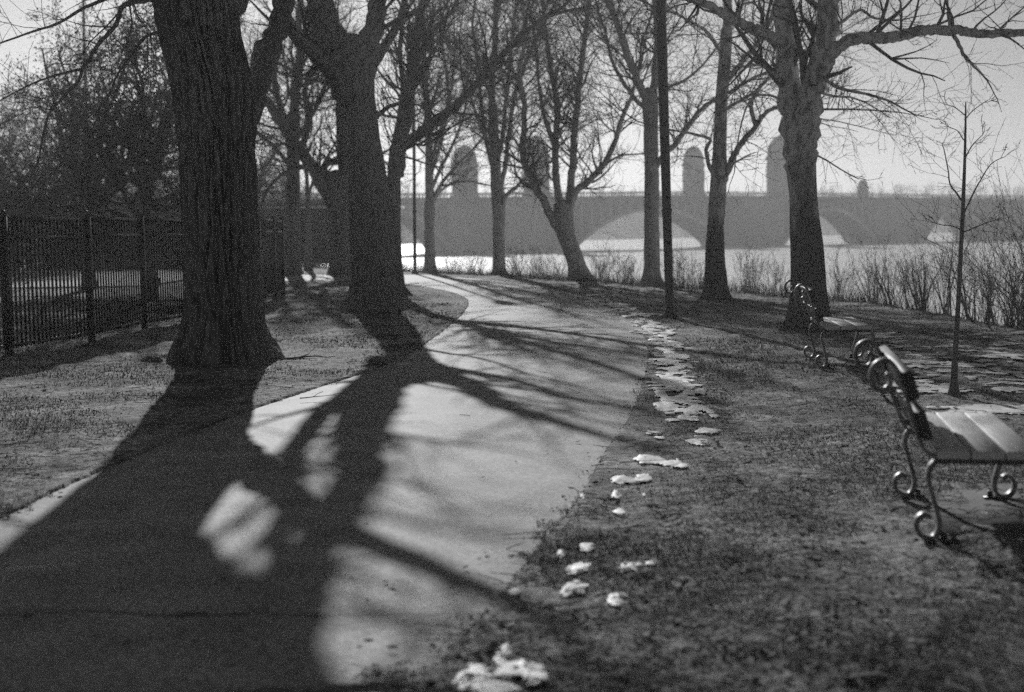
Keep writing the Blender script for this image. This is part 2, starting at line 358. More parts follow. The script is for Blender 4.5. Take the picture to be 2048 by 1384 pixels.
# leaf litter and crumbs
x1, y1 = scatter(42000, (-100, 2150), (565, 1450)); ins = inside(x1, y1); ed = edge_dist(x1, y1)
k = (~ins | (ed < .12)) & (y1 < bank_y(x1)) & (fbm(x1*.9, y1*.9, 77) > .47) & off_snow(x1, y1); x1, y1 = x1[k], y1[k]; n_ = len(x1)
z1 = ground_z(x1, y1, False)+.012; a = rs.rand(n_)*6.28; sz = rs.uniform(.003, .012, n_)*np.clip(np.hypot(x1, y1)/12, 1, 1.6)
u = np.stack([np.cos(a), np.sin(a), rs.uniform(-.5, .5, n_)], 1)*sz[:, None]; v = np.stack([-np.sin(a), np.cos(a), rs.uniform(-.5, .5, n_)], 1)*sz[:, None]*.6
c = np.stack([x1, y1, z1], 1); mb = MB(); mb.add(np.stack([c-u-v, c+u-v*.4, c+u*.6+v, c-u*.7+v], 1).reshape(-1, 3), np.arange(4*n_).reshape(-1, 4))
x1, y1 = scatter(9000, (-100, 2150), (640, 1450)); ins = inside(x1, y1); ed = edge_dist(x1, y1); q_ = fbm(x1*1.6, y1*1.6, 41)
k = (((~ins) & (q_ > .5)) | (ins & (rs.rand(len(x1)) < .008+.35*np.exp(-ed/.1)))) & (y1 < bank_y(x1)) & (y1 < 16); x1, y1 = x1[k], y1[k]; n_ = len(x1)
z1 = np.where(inside(x1, y1), .027, ground_z(x1, y1, False)+.02); a = rs.rand(n_)*6.28; sz = rs.uniform(.008, .026, n_)
u = np.stack([np.cos(a), np.sin(a), rs.uniform(-.35, .35, n_)], 1)*sz[:, None]; v = np.stack([-np.sin(a), np.cos(a), rs.uniform(-.3, .3, n_)], 1)*sz[:, None]*.7
c = np.stack([x1, y1, z1], 1); mb.add(np.stack([c-u-v*.6, c+u*.2-v, c+u, c+u*.3+v, c-u*.8+v*.7], 1).reshape(-1, 3), np.arange(5*n_).reshape(-1, 5))
tag(mb.build('leaf_litter', M_leaf), 'scattered dead leaves and wood chips over the grass', 'leaf litter', kind='stuff')
mb = MB()
for (xa, xb, ya, yb, dx_, dy_) in ((-.9, 3.3, 4.7, 11, .011, .016), (-.9, 3.3, 11, 33, .02, .035), (3.31, 9.5, 9, 24, .022, .03)):
    sx_ = np.arange(xa, xb+dx_, dx_); sy_ = np.arange(ya, yb+dy_, dy_); GX, GY = np.meshgrid(sx_, sy_); Fd = np.full(GX.shape, -9.0)
    for (cx, cy, ax, ay) in items:
        if ax < .004: continue
        i_a, i_b = np.searchsorted(sx_, [cx-1.6*ax, cx+1.6*ax]); j_a, j_b = np.searchsorted(sy_, [cy-1.6*ay, cy+1.6*ay])
        if i_b <= i_a or j_b <= j_a: continue
        sl = (slice(j_a, j_b), slice(i_a, i_b)); Fd[sl] = np.maximum(Fd[sl], 1-((GX[sl]-cx)/ax)**2-((GY[sl]-cy)/ay)**2)
    on = Fd > -3; Fd[on] += 2.3*(fbm(GX[on]*8, GY[on]*6, 91, 4)-.5)+.5*(vnoise(GX[on]*45, GY[on]*35, 17)-.5)-.25
    ok = Fd > 0; qd = ok[:-1, :-1] & ok[1:, :-1] & ok[:-1, 1:] & ok[1:, 1:]
    ZZ = np.zeros(GX.shape); ZZ[ok] = .05*(fbm(GX[ok]*.35, GY[ok]*.35, 3)-.5)+.045*(fbm(GX[ok]*2.2, GY[ok]*2.2, 7)-.5)+.04*(fbm(GX[ok]*5, GY[ok]*5, 11, 2)-.5)*.6+.020+.013*np.sqrt(np.clip(Fd[ok], 0, 1))
    ZZ[ok] = np.maximum(ZZ[ok], .012+.01*np.sqrt(np.clip(Fd[ok], 0, 1)))
    i = np.arange(GX.size).reshape(GX.shape); f = np.stack([i[:-1, :-1], i[:-1, 1:], i[1:, 1:], i[1:, :-1]], -1)[qd]
    used = np.unique(f); mp_ = np.full(GX.size, -1); mp_[used] = np.arange(len(used)); mb.add(np.stack([GX, GY, ZZ], -1).reshape(-1, 3)[used], mp_[f])
tag(mb.build('snow', M_snow, smooth=True), 'melting patches of snow along the right edge of the path and under the sapling', 'snow', kind='stuff')

x1, y1 = scatter(2600, (-100, 2150), (640, 1450)); k = (~inside(x1, y1) | (rs.rand(len(x1)) < .01)) & (y1 < bank_y(x1)) & (y1 < 18); x1, y1 = x1[k], y1[k]
br = []
for x, y in zip(x1, y1):
    z = (.03 if inside(np.array([x]), np.array([y]))[0] else float(ground_z(np.array([x]), np.array([y]), False)[0])+.022); a = rs.rand()*6.28; L_ = rs.uniform(.03, .14); p = Vector((x, y, z)); d = Vector((math.cos(a), math.sin(a), rs.uniform(-.05, .15)))
    e = Vector((rs.normal(0, .12), rs.normal(0, .12), 0)); br.append(([p, p+(d+e)*L_, p+(d-e)*L_*2], [.003, .0026, .0018]))
mb = MB(); mb.tubes(br, 4); tag(mb.build('twig_litter', M_leaf), 'small broken twigs scattered over the grass', 'twigs', kind='stuff')
# ------------------------------------------------------------------ trees
def V3(p): return Vector(p)
def perp_rand(d, rng):
    while True:
        r = Vector((rng.gauss(0, 1), rng.gauss(0, 1), rng.gauss(0, 1))); q = r - d*r.dot(d)
        if q.length > .1: return q.normalized()
class Tree:
    def __init__(s, seed): s.rng = random.Random(seed); s.lv = {1: [], 2: [], 3: [], 4: [], 5: []}; s.cap = 60000; s.cnt = 0
    def grow(s, p, d, L, r, lev, maxlev, dens, up=.05, wig=.16, spread=(30, 65), rmin=.0028):
        if s.cnt > s.cap: return
        s.cnt += 1; rng = s.rng
        n = 7 if lev <= 2 else (5 if lev == 3 else 4)
        pts = [p]; rr = [r]; st = L/(n-1); ds = [d]
        for i in range(1, n):
            d = (d + Vector((rng.gauss(0, wig), rng.gauss(0, wig), rng.gauss(0, wig)+up))).normalized()
            p = p + d*st; pts.append(p); ds.append(d); rr.append(max(r*(1-.78*i/(n-1)), rmin))
        s.lv[lev].append((pts, rr))
        if lev < maxlev:
            k = max(2, int(dens.get(lev, 3)*L + rng.random()))
            for j in range(k):
                t = rng.uniform(.18, 1.0); q = t*(n-1); i = min(int(q), n-2); f = q-i
                pos = pts[i].lerp(pts[i+1], f); rb = rr[i]*(1-f)+rr[i+1]*f; dd = ds[i+1]
                a = rad(rng.uniform(*spread)); nd = (dd*math.cos(a)+perp_rand(dd, rng)*math.sin(a)).normalized()
                s.grow(pos, nd, L*rng.uniform(.32, .62)*(1.15-.45*t), max(rb*rng.uniform(.45, .7), rmin), lev+1, maxlev, dens, up, wig*1.1, spread, rmin)
    def side(s, pts, rr, per_m, Lr, lev, maxlev, dens, bias=Vector((0, 0, .2)), t0=.1, rfac=.35, **kw):
        rng = s.rng; seg = [(pts[i+1]-pts[i]).length for i in range(len(pts)-1)]; tot = sum(seg)
        for j in range(int(per_m*1.8*tot)+1):
            u = rng.uniform(t0, 1)*tot; i = 0
            while i < len(seg)-1 and u > seg[i]: u -= seg[i]; i += 1
            f = min(1, u/seg[i]); pos = pts[i].lerp(pts[i+1], f); rb = rr[i]*(1-f)+rr[i+1]*f
            dd = (pts[i+1]-pts[i]).normalized(); a = rad(rng.uniform(35, 75))
            nd = (dd*math.cos(a)+perp_rand(dd, rng)*math.sin(a)+bias).normalized()
            s.grow(pos, nd, rng.uniform(*Lr), min(rb*rfac, .07)*rng.uniform(.5, 1), lev, maxlev, dens, **kw)

def trunk_mesh(outline, Y0, basez, nside, nring, kind, seed, lean=0.0):
    o = sorted(outline, key=lambda q: -q[0]); ys_ = np.array([q[0] for q in o], float); xl = np.array([q[1] for q in o], float); xr = np.array([q[2] for q in o], float)
    yv = np.linspace(ys_[0], ys_[-1], nring)
    # smooth interpolation of the outline
    L_ = np.interp(-yv, -ys_, xl); R_ = np.interp(-yv, -ys_, xr)
    k = max(3, nring//30); ker = np.ones(k)/k
    pad = lambda a: np.convolve(np.r_[[a[0]]*(k//2), a, [a[-1]]*(k-1-k//2)], ker, 'valid')
    L_, R_ = pad(L_), pad(R_); ytop = yv[-1]
    V = []; cen = []; rads = []
    a = np.arange(nside)*2*math.pi/nside; ca_, sa_ = np.cos(a), np.sin(a)
    c0 = None
    for i in range(nring):
        Yc = Y0 + lean*(i/(nring-1))
        pl = P(L_[i], yv[i], Yc); pr = P(R_[i], yv[i], Yc); c = (pl+pr)/2; r = (pr-pl).length/2
        cen.append(c); rads.append(r)
    z0 = cen[0].z; d0 = cen[0].z - basez
    rows = []
    r_ref = rads[nring//3]
    for i in range(-1, nring):
        if i < 0: c = cen[0].copy(); c.z = basez-.15; r = rads[0]*1.03
        else: c = cen[i]; r = rads[i]
        h = c.z-basez; fl = max(0, 1-h/.7)
        root = 1+.13*fl*np.sin(a*5+seed)+.07*fl*np.sin(a*8+seed*2)+.05*fl*np.sin(a*13+seed)
        rr = r*root*(1+.03*np.sin(a*3+c.z*1.1+seed)+.02*np.sin(a*2-c.z*.7))
        if kind == 'furrow':
            ds = []
            for q in range(nside):
                x, y = ca_[q]*.62, sa_[q]*.62
                wz = c.z*1.0
                wx = .09*mnoise.noise(Vector((x*3+5, y*3, wz*1.1)))
                n1 = abs(mnoise.noise(Vector((x*12+wx*5, y*12+wx*4, wz*.75))))
                n2 = abs(mnoise.noise(Vector((x*25+wx*10+9, y*25, wz*1.6))))
                ds.append(-.10*max(0, 1-n1*4.5)-.05*max(0, 1-n2*4.0)+.02*mnoise.noise(Vector((x*2, y*2, wz*2))))
            rr = rr+np.array(ds)
        else:
            ds = []
            amp = .018 if kind == 'rough' else .010
            for q in range(nside):
                x, y = ca_[q], sa_[q]
                n1 = abs(mnoise.noise(Vector((x*4+seed, y*4, c.z*1.2))))
                ds.append((-amp*max(0, 1-n1*4)+.03*mnoise.noise(Vector((x*1.3, y*1.3+seed, c.z*1.5))))*min(1, r/.3))
            rr = rr+np.array(ds)
        V.append(np.stack([c.x+rr*ca_, c.y+rr*sa_, np.full(nside, c.z)], 1))
    # rounded top cap
    c = cen[-1]; r = rads[-1]
    for t in (.3, .6, .85, .99):
        V.append(np.stack([c.x+r*math.sqrt(1-t*t)*ca_, c.y+r*math.sqrt(1-t*t)*sa_, np.full(nside, c.z+r*t*.8)], 1))
    nr = len(V); V = np.concatenate(V); i = np.arange(nr*nside).reshape(nr, nside)
    f = np.stack([i[:-1], np.roll(i, -1, 1)[:-1], np.roll(i, -1, 1)[1:], i[1:]], -1).reshape(-1, 4)
    return V, f, cen, rads
def smooth_pts(pts, n=4):
    q = catmull(np.array([tuple(p) for p in pts]), n); return [Vector(a) for a in q]
def make_tree(name, label, group, base, outline, limbs, seed, bark, barkkind='rough', nside=48, nring=120, lean=0.0, dens=None, sides=3.0, crown=True, cont=(1.8, 3), maxlev=4, sideL=(.8, 2.0), up=.05, trunkside=0, cat='tree', rmin=.0028, Yoff=0.0):
    g = G(*base); Y0 = g.y+Yoff; T = Tree(seed); rng = T.rng
    bz = gz(g.x, g.y)
    root = empty(name, (g.x, Y0, bz)); tag(root, label, cat, group)
    off = Vector((g.x, Y0, bz))
    V, f, cen, rads = trunk_mesh(outline, Y0, bz, nside, nring, barkkind, seed, lean)
    mb = MB(); mb.add(V, f); mb.build('trunk', bark, root, smooth=(barkkind != 'furrow'), loc=off)
    dens = dens or {1: 2.6, 2: 4.6, 3: 5.8, 4: 4}
    if Y0 > 29: rmin = max(rmin, .0036)
    for lm in limbs:
        pts = lm['p']; n = len(pts); dz0 = lm.get('d0', 0); dz1 = lm.get('d1', rng.uniform(-1.5, 1.5)); w0, w1 = lm['w']
        P3 = [P(x, y, Y0+dz0+(dz1-dz0)*i/(n-1)) for i, (x, y) in enumerate(pts)]
        sc_ = Y0/FPX
        P3 = smooth_pts(P3, 5); m = len(P3)
        R3 = [max((w0+(w1-w0)*i/(m-1))/2*sc_*(1+.05*math.sin(i*1.7)), .004) for i in range(m)]
        for i in range(1, m-1): P3[i] = P3[i]+Vector((rng.gauss(0, 1), rng.gauss(0, 1), rng.gauss(0, 1)))*R3[i]*.12
        if lm.get('cont', 1) and rng.random() < 2:     # the limb goes on out of the frame or splits into ends
            d = (P3[-1]-P3[-3]).normalized(); cl = lm.get('cl', rng.uniform(*cont))
            T.grow(P3[-1], d, cl, R3[-1]*.95, 1 if R3[-1] > .03 else 2, maxlev, dens, up=up, wig=.13, rmin=rmin)
            for e in range(lm.get('ends', 2)):
                nd = (d+perp_rand(d, rng)*rng.uniform(.35, .8)).normalized()
                T.grow(P3[-1], nd, cl*rng.uniform(.5, .9), R3[-1]*.6, 2, maxlev, dens, up=up, wig=.13)
        T.side(P3, R3, lm.get('s', sides), lm.get('L', sideL), 3 if w0*sc_ < .14 else 2, maxlev, dens, t0=lm.get('t0', .15), rfac=.4, up=lm.get('up', up), wig=.18, bias=Vector(lm.get('bias', (0, 0, .15))), rmin=rmin)
        mbl = MB(); mbl.tubes([(P3, R3)], 12 if w0 > 12 else 8)
        mbl.build('limb', bark, root, smooth=True, loc=off)
    if trunkside:
        T.side(cen, rads, trunkside, sideL, 2, maxlev, dens, t0=.55, rfac=.12, up=up, wig=.18)
    mbc = MB()
    if T.lv[1]: mbc.tubes(T.lv[1], 8)
    if T.lv[2]: mbc.tubes(T.lv[2], 6)
    if T.lv[3]: mbc.tubes(T.lv[3], 4)
    if T.lv[4]: mbc.tubes(T.lv[4], 3)
    if T.lv[5]: mbc.tubes(T.lv[5], 3)
    if mbc.v: mbc.build('crown', M_twig, root, smooth=True, loc=off)
    print(name, 'twigs', T.cnt, 'Y', round(Y0, 1))
    return root
PG = 'bare trees growing along the riverside path'
# nearest furrowed tree
make_tree('furrowed_tree', 'nearest tree, thickest dark trunk with deeply furrowed bark beside the black fence', PG, (455, 722),
    [(722,348,564),(712,352,558),(690,359,546),(650,366,533),(600,369,527),(500,368,517),(400,358,513),(300,352,511),(230,346,512),(180,340,510),(120,328,494),(60,315,482),(0,304,474),(-100,285,462),(-260,262,440)],
    [dict(p=[(478,285),(500,215),(522,140),(552,60),(577,-10),(622,-60),(680,-125)], w=(64,24), d0=.1, d1=2.3, s=.3, t0=.5, ends=0, cl=.7),
     dict(p=[(577,-10),(572,-60),(556,-120),(530,-210)], w=(34,22), d0=1.7, d1=0, s=1, t0=.5, ends=1),
     dict(p=[(425,-5),(462,-60),(505,-130),(545,-240)], w=(120,115), d0=0, d1=.9, s=1, t0=.5),
     dict(p=[(350,-200),(300,-330),(240,-460)], w=(120,60), d1=-1.5, s=1.5),
     dict(p=[(370,-220),(410,-360),(430,-480)], w=(110,60), d1=.8, s=1.5),
     dict(p=[(330,20),(310,0),(273,3),(246,12),(237,36),(228,55),(200,85),(182,112),(164,138),(158,161),(121,200),(97,231),(82,291)], w=(12,4), d0=-.2, d1=-1.6, s=3.5, L=(.4,1.1), ends=1, cl=.8, bias=(0,0,-.15)),
     dict(p=[(164,138),(120,148),(70,165),(30,185)], w=(5,2.4), d0=-1.1, d1=-1.4, s=4, L=(.3,.8), ends=1, cl=.6),
     dict(p=[(320,-20),(240,-10),(170,15),(120,45),(60,65),(-10,90)], w=(9,3), d0=.2, d1=-1.0, s=4, L=(.4,1.2), ends=1, cl=.8),
     dict(p=[(330,60),(290,75),(262,110),(235,150),(215,200)], w=(8,3), d0=0, d1=.8, s=4, L=(.4,1.2), ends=1, cl=.8)],
    11, M_furrow, 'furrow', 240, 330, dens={1:1.6,2:2.4,3:3.2}, sides=2)
make_tree('big_tree', 'second thick dark trunk forking high up, left of the path with flared roots', PG, (750, 622),
    [(624,678,822),(612,692,806),(590,700,795),(560,703,790),(500,700,790),(430,697,785),(380,697,778),(300,697,766),(231,692,753),(180,684,748),(139,664,745),(100,655,742)],
    [dict(p=[(703,190),(676,120),(652,50),(636,-10),(612,-100),(590,-190),(540,-310),(490,-420)], w=(76,24), d0=0, d1=-.3, ends=1, cl=1.5, s=1.2, t0=.4),
     dict(p=[(715,200),(730,120),(748,50),(756,-10),(780,-60),(812,-105)], w=(58,12), d0=0, d1=0, ends=0, cl=.8, s=1.5, t0=.4),
     dict(p=[(690,200),(655,135),(620,98),(586,62),(560,8),(552,-60)], w=(32,18), d0=-.2, d1=-6.4, s=1),
     dict(p=[(745,130),(775,85),(800,40),(815,-20)], w=(22,12), d0=0, d1=1.2, s=2.5),
     dict(p=[(748,240),(775,215),(800,205),(822,180),(840,140)], w=(10,5), d0=.3, d1=-1.2, s=3.5)],
    22, M_bark, 'rough', 110, 220, dens={1:2,2:2.8,3:3.5})
make_tree('forked_tree', 'dark tree half hidden behind the second thick trunk, one long limb reaching right', PG, (795, 592),
    [(592,765,822),(575,772,808),(540,774,805),(470,772,803),(400,772,802),(350,776,802),(310,786,810)],
    [dict(p=[(796,350),(803,300),(833,273),(870,243),(916,208),(955,165),(999,116),(1050,65),(1100,28)], w=(26,8), d0=0, d1=-2.5, s=3.5, L=(.8,2.4), bias=(0,0,.45)),
     dict(p=[(792,350),(806,270),(818,200),(826,120),(835,60),(850,-10),(862,-100)], w=(24,15), d0=0, d1=1.5, s=3),
     dict(p=[(820,180),(840,110),(870,60),(905,20),(930,-30)], w=(13,7), d0=.8, d1=1.5, s=3.5),
     dict(p=[(782,380),(783,320),(795,255),(806,180),(800,100),(808,20)], w=(16,8), d0=.2, d1=2, s=3)],
    33, M_bark, 'rough', 60, 120)
make_tree('leaning_fork_tree', 'dark tree with a low V fork standing left of the second thick trunk', PG, (677, 551),
    [(552,652,702),(535,657,699),(480,658,698),(420,656,700),(385,650,698),(360,648,700)],
    [dict(p=[(668,410),(640,360),(612,318),(583,277),(556,235),(528,194),(500,150),(470,90)], w=(30,12), d0=0, d1=-1.5, s=3.5, L=(1,2.6)),
     dict(p=[(688,390),(690,320),(684,250),(680,180),(665,100),(655,20)], w=(32,14), d0=0, d1=1.5, s=3, L=(1,2.6)),
     dict(p=[(655,380),(652,330),(670,325),(700,322)], w=(13,9), d0=0, d1=.6, s=2, L=(.6,1.5)),
     dict(p=[(600,300),(620,240),(610,180),(630,120),(620,60)], w=(14,6), d0=0, d1=.6, s=4, L=(1,2.4)),
     dict(p=[(620,330),(570,345),(535,380),(520,420)], w=(10,5), d0=0, d1=-1.6, s=4, L=(1,2))],
    44, M_bark, 'rough', 48, 100)
make_tree('straight_tree', 'tall straight dark trunk at the far end of the black fence', PG, (584, 549),
    [(550,562,608),(535,568,602),(450,569,601),(350,572,600),(280,574,599),(230,578,600)],
    [dict(p=[(588,250),(592,180),(600,110),(598,40),(605,-40)], w=(20,12), d0=0, d1=1, s=3.5, L=(1,2.6)),
     dict(p=[(584,270),(560,210),(548,150),(560,80),(552,0)], w=(15,8), d0=0, d1=-1, s=3.5, L=(1,2.6)),
     dict(p=[(592,280),(625,230),(650,170),(660,110)], w=(12,6), d0=0, d1=1.4, s=3.5, L=(1,2.6)),
     dict(p=[(578,330),(545,290),(520,270),(490,262)], w=(10,5), d0=0, d1=1.4, s=3.5, L=(1,2.6))],
    55, M_bark, 'rough', 40, 90)
make_tree('thin_far_tree', 'thin distant trunk between the straight trunk and the V forked tree', PG, (616, 541),
    [(541,607,626),(500,609,624),(420,610,622),(380,611,621)],
    [dict(p=[(616,390),(612,340),(606,290),(612,230)], w=(9,5), d1=1, s=3, L=(1,2.4)), dict(p=[(617,390),(630,350),(640,300)], w=(7,4), d1=1, s=3, L=(1,2.4))],
    56, M_bark, 'rough', 24, 40)
make_tree('slender_tree', 'slender upright tree beside the far lamp post, fan of branches to its right', PG, (860, 546),
    [(546,843,880),(535,848,873),(500,849,870),(430,848,870),(395,850,869),(330,850,866),(280,851,864)],
    [dict(p=[(858,300),(856,220),(850,140),(846,60),(850,-20)], w=(13,8), d1=1, s=3.5),
     dict(p=[(864,400),(885,365),(915,330),(945,300),(975,262)], w=(9,4), d1=-.8, s=4),
     dict(p=[(862,380),(880,340),(905,290),(925,240),(935,190)], w=(8,4), d1=1, s=4),
     dict(p=[(862,330),(875,280),(895,220),(905,160),(910,100)], w=(8,4), d1=-1, s=4),
     dict(p=[(860,350),(872,320),(890,250),(896,170),(885,90),(895,20)], w=(8,4), d1=1.2, s=4),
     dict(p=[(862,410),(890,375),(930,362),(965,368),(1000,376)], w=(6,3), d1=.6, s=3, L=(.5,1.2))],
    66, M_smooth, 'rough', 36, 90, sideL=(.9,2.2))
make_tree('upright_tree', 'tree with tight upright limbs standing before the bridge pier, left of the leaning trunk', PG, (998, 551),
    [(552,978,1018),(540,984,1011),(500,986,1010),(430,985,1011),(400,982,1012),(350,981,1003),(300,979,1000),(220,976,995)],
    [dict(p=[(986,240),(984,160),(990,90),(992,20),(996,-50)], w=(16,9), d1=.5, s=3.5),
     dict(p=[(1004,425),(1010,395),(1035,372),(1065,345),(1090,330)], w=(11,4), d1=-1, s=2, ends=1, cl=.9, L=(.5,1.2)),
     dict(p=[(1000,380),(1012,320),(1020,250),(1030,190),(1055,120),(1080,60),(1095,0)], w=(11,5), d1=1.3, s=4),
     dict(p=[(990,350),(1004,280),(1012,200),(1020,120),(1028,40),(1040,-30)], w=(9,5), d1=-1, s=4),
     dict(p=[(984,330),(970,270),(962,200),(958,130),(945,60),(950,0)], w=(9,5), d1=1, s=4),
     dict(p=[(982,290),(960,250),(940,190),(925,140),(900,90)], w=(7,4), d1=-1.3, s=4)],
    77, M_smooth, 'rough', 36, 90, sideL=(.9,2.2))
make_tree('leaning_tree', 'tree leaning left with several limbs spreading from its low fork, on the river bank', PG, (1160, 561),
    [(562,1128,1190),(550,1136,1182),(530,1135,1173),(500,1124,1162),(470,1112,1150),(440,1106,1146),(415,1106,1146)],
    [dict(p=[(1118,460),(1098,425),(1075,382),(1056,345),(1046,310),(1048,250),(1047,200),(1038,140),(1050,80),(1045,10)], w=(18,6), d1=-1, s=4),
     dict(p=[(1122,440),(1117,390),(1110,330),(1112,260),(1113,200),(1100,130),(1090,50),(1080,-30)], w=(17,7), d1=1, s=4),
     dict(p=[(1134,430),(1140,380),(1146,320),(1150,250),(1158,170),(1168,90),(1178,0),(1184,-60)], w=(17,8), d1=-.5, s=4),
     dict(p=[(1136,425),(1150,385),(1180,360),(1208,330),(1228,290),(1244,235),(1262,195),(1275,150)], w=(17,6), d1=-1.5, s=4),
     dict(p=[(1215,325),(1240,312),(1280,308)], w=(5,2.4), d0=-1, d1=-1.2, s=4, L=(.5,1)),
     dict(p=[(1112,300),(1090,240),(1078,170),(1072,90),(1060,20)], w=(9,4), d0=.5, d1=1.6, s=4)],
    88, M_smooth, 'rough', 40, 90, sideL=(.9,2.2))
make_tree('round_trunk_tree', 'smooth straight grey trunk just left of the tall lamp post, high fork', PG, (1304, 573),
    [(574,1270,1338),(562,1283,1325),(540,1287,1321),(450,1288,1319),(350,1288,1318),(250,1287,1315),(200,1284,1316),(185,1286,1314)],
    [dict(p=[(1296,215),(1280,172),(1262,130),(1246,90),(1232,40),(1212,-10),(1200,-60)], w=(17,9), d1=-.8, s=3.5),
     dict(p=[(1292,220),(1268,195),(1240,155),(1222,115),(1212,70),(1196,20)], w=(10,5), d1=.8, s=4),
     dict(p=[(1304,210),(1312,140),(1316,70),(1310,0),(1322,-60)], w=(18,10), d1=.6, s=3.5),
     dict(p=[(1306,340),(1330,308),(1352,287),(1375,255),(1394,227),(1425,202),(1458,185),(1500,160),(1546,139)], w=(13,5), d1=-2, s=3.5),
     dict(p=[(1308,210),(1338,175),(1370,160),(1410,125),(1450,70)], w=(8,4), d1=1, s=3.5)],
    99, M_smooth, 'rough', 40, 90, sideL=(.8,2.0))
make_tree('twisting_tree', 'tree with mottled grey trunk dark at the foot, between lamp post and double trunk', PG, (1436, 601),
    [(602,1396,1470),(592,1405,1462),(575,1409,1456),(500,1411,1450),(450,1413,1448),(400,1418,1452),(350,1421,1455),(300,1425,1452),(200,1430,1455),(120,1437,1462),(60,1442,1465)],
    [dict(p=[(1452,90),(1456,20),(1462,-50),(1470,-130)], w=(21,13), d1=.8, s=3),
     dict(p=[(1446,365),(1462,325),(1474,300),(1492,275),(1514,250),(1530,228),(1548,216),(1565,218)], w=(15,6), d1=-1.2, s=3, L=(.5,1.5)),
     dict(p=[(1512,252),(1503,222),(1505,198),(1522,172),(1545,150),(1570,120)], w=(10,5), d0=-.9, d1=-.2, s=3, L=(.5,1.5)),
     dict(p=[(1434,360),(1418,330),(1412,300),(1420,278),(1385,268),(1355,262)], w=(10,4), d1=-1, s=3, L=(.5,1.5)),
     dict(p=[(1448,170),(1472,140),(1500,105),(1522,75),(1545,30)], w=(14,8), d1=1.2, s=3),
     dict(p=[(1446,110),(1431,88),(1412,62),(1394,51),(1352,28),(1310,15)], w=(9,4), d1=-1, s=3.5),
     dict(p=[(1438,230),(1462,212),(1500,190),(1530,165),(1560,130)], w=(8,4), d1=-1.6, s=3.5)],
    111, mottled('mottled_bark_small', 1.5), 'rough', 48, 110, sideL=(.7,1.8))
make_tree('plane_tree', 'big pale barked tree with twin trunks behind the further bench, long limb reaching right', PG, (1621, 660),
    [(662,1566,1678),(648,1574,1668),(625,1580,1660),(580,1581,1654),(491,1582,1646),(440,1580,1640),(393,1579,1636),(340,1574,1633),(295,1570,1631),(262,1566,1632)],
    [dict(p=[(1600,345),(1590,280),(1583,225),(1578,172),(1573,98),(1567,0),(1560,-100),(1545,-220)], w=(56,34), d1=.5, s=1.5, t0=.3, L=(.6,1.8)),
     dict(p=[(1604,345),(1610,290),(1616,240),(1630,172),(1648,98),(1656,40),(1657,-10),(1665,-110),(1680,-210)], w=(56,34), d1=-.5, s=1.5, t0=.3, L=(.6,1.8)),
     dict(p=[(1650,130),(1675,93),(1714,76),(1755,76),(1793,74),(1830,64),(1862,59),(1895,62),(1921,61),(1945,65),(1970,69),(2010,66),(2060,66),(2140,50),(2240,60)], w=(26,12), d0=-.4, d1=-1.5, s=2.2, L=(.5,1.6)),
     dict(p=[(1570,90),(1545,74),(1520,62),(1498,54),(1470,42),(1449,30),(1420,12),(1390,0),(1350,-20)], w=(24,13), d0=0, d1=-1.5, s=2.5, L=(.5,1.5)),
     dict(p=[(1902,58),(1898,40),(1896,20),(1895,-5)], w=(9,2.5), d0=-1, d1=-1, s=2, L=(.2,.5), ends=0, cl=.3),
     dict(p=[(1905,66),(1918,90),(1928,112),(1945,130),(1965,150)], w=(9,3.5), d0=-1, d1=-1.3, s=4, L=(.4,1.0), ends=1, cl=.6, bias=(0,0,-.2)),
     dict(p=[(1640,150),(1670,172),(1700,182),(1740,190),(1780,203),(1815,222)], w=(8,3), d0=-.3, d1=-1.4, s=6, L=(.3,.9), ends=2, cl=.6, bias=(0,0,-.1)),
     dict(p=[(1640,185),(1665,192),(1700,195),(1730,205),(1760,222)], w=(6,2.5), d0=-.3, d1=.8, s=6, L=(.3,.9), ends=2, cl=.6, bias=(0,0,-.1)),
     dict(p=[(1660,60),(1690,40),(1720,20),(1745,35),(1770,40),(1800,60)], w=(8,3), d0=-.3, d1=-1.2, s=6, L=(.3,.9), ends=2, cl=.7),
     dict(p=[(1655,20),(1690,-20),(1740,-60),(1800,-90)], w=(16,8), d0=-.3, d1=1, s=4, L=(.5,1.3), bias=(0,0,-.3)),
     dict(p=[(1560,160),(1540,140),(1520,130),(1480,135)], w=(8,3), d0=0, d1=-1, s=6, L=(.3,.9), ends=2, cl=.6),
     dict(p=[(1632,310),(1655,322),(1680,338),(1705,352)], w=(4,2), d0=0, d1=-.6, s=6, L=(.2,.6), ends=1, cl=.5, bias=(0,0,-.3)),
     dict(p=[(1570,200),(1530,190),(1500,200),(1480,260),(1470,330)], w=(5,2.2), d0=0, d1=-.9, s=5, L=(.3,.8), ends=1, cl=.6, bias=(0,0,-.2))],
    123, mottled('mottled_bark', 1.9), 'rough', 72, 150, dens={1:2,2:3,3:4}, rmin=.0024)
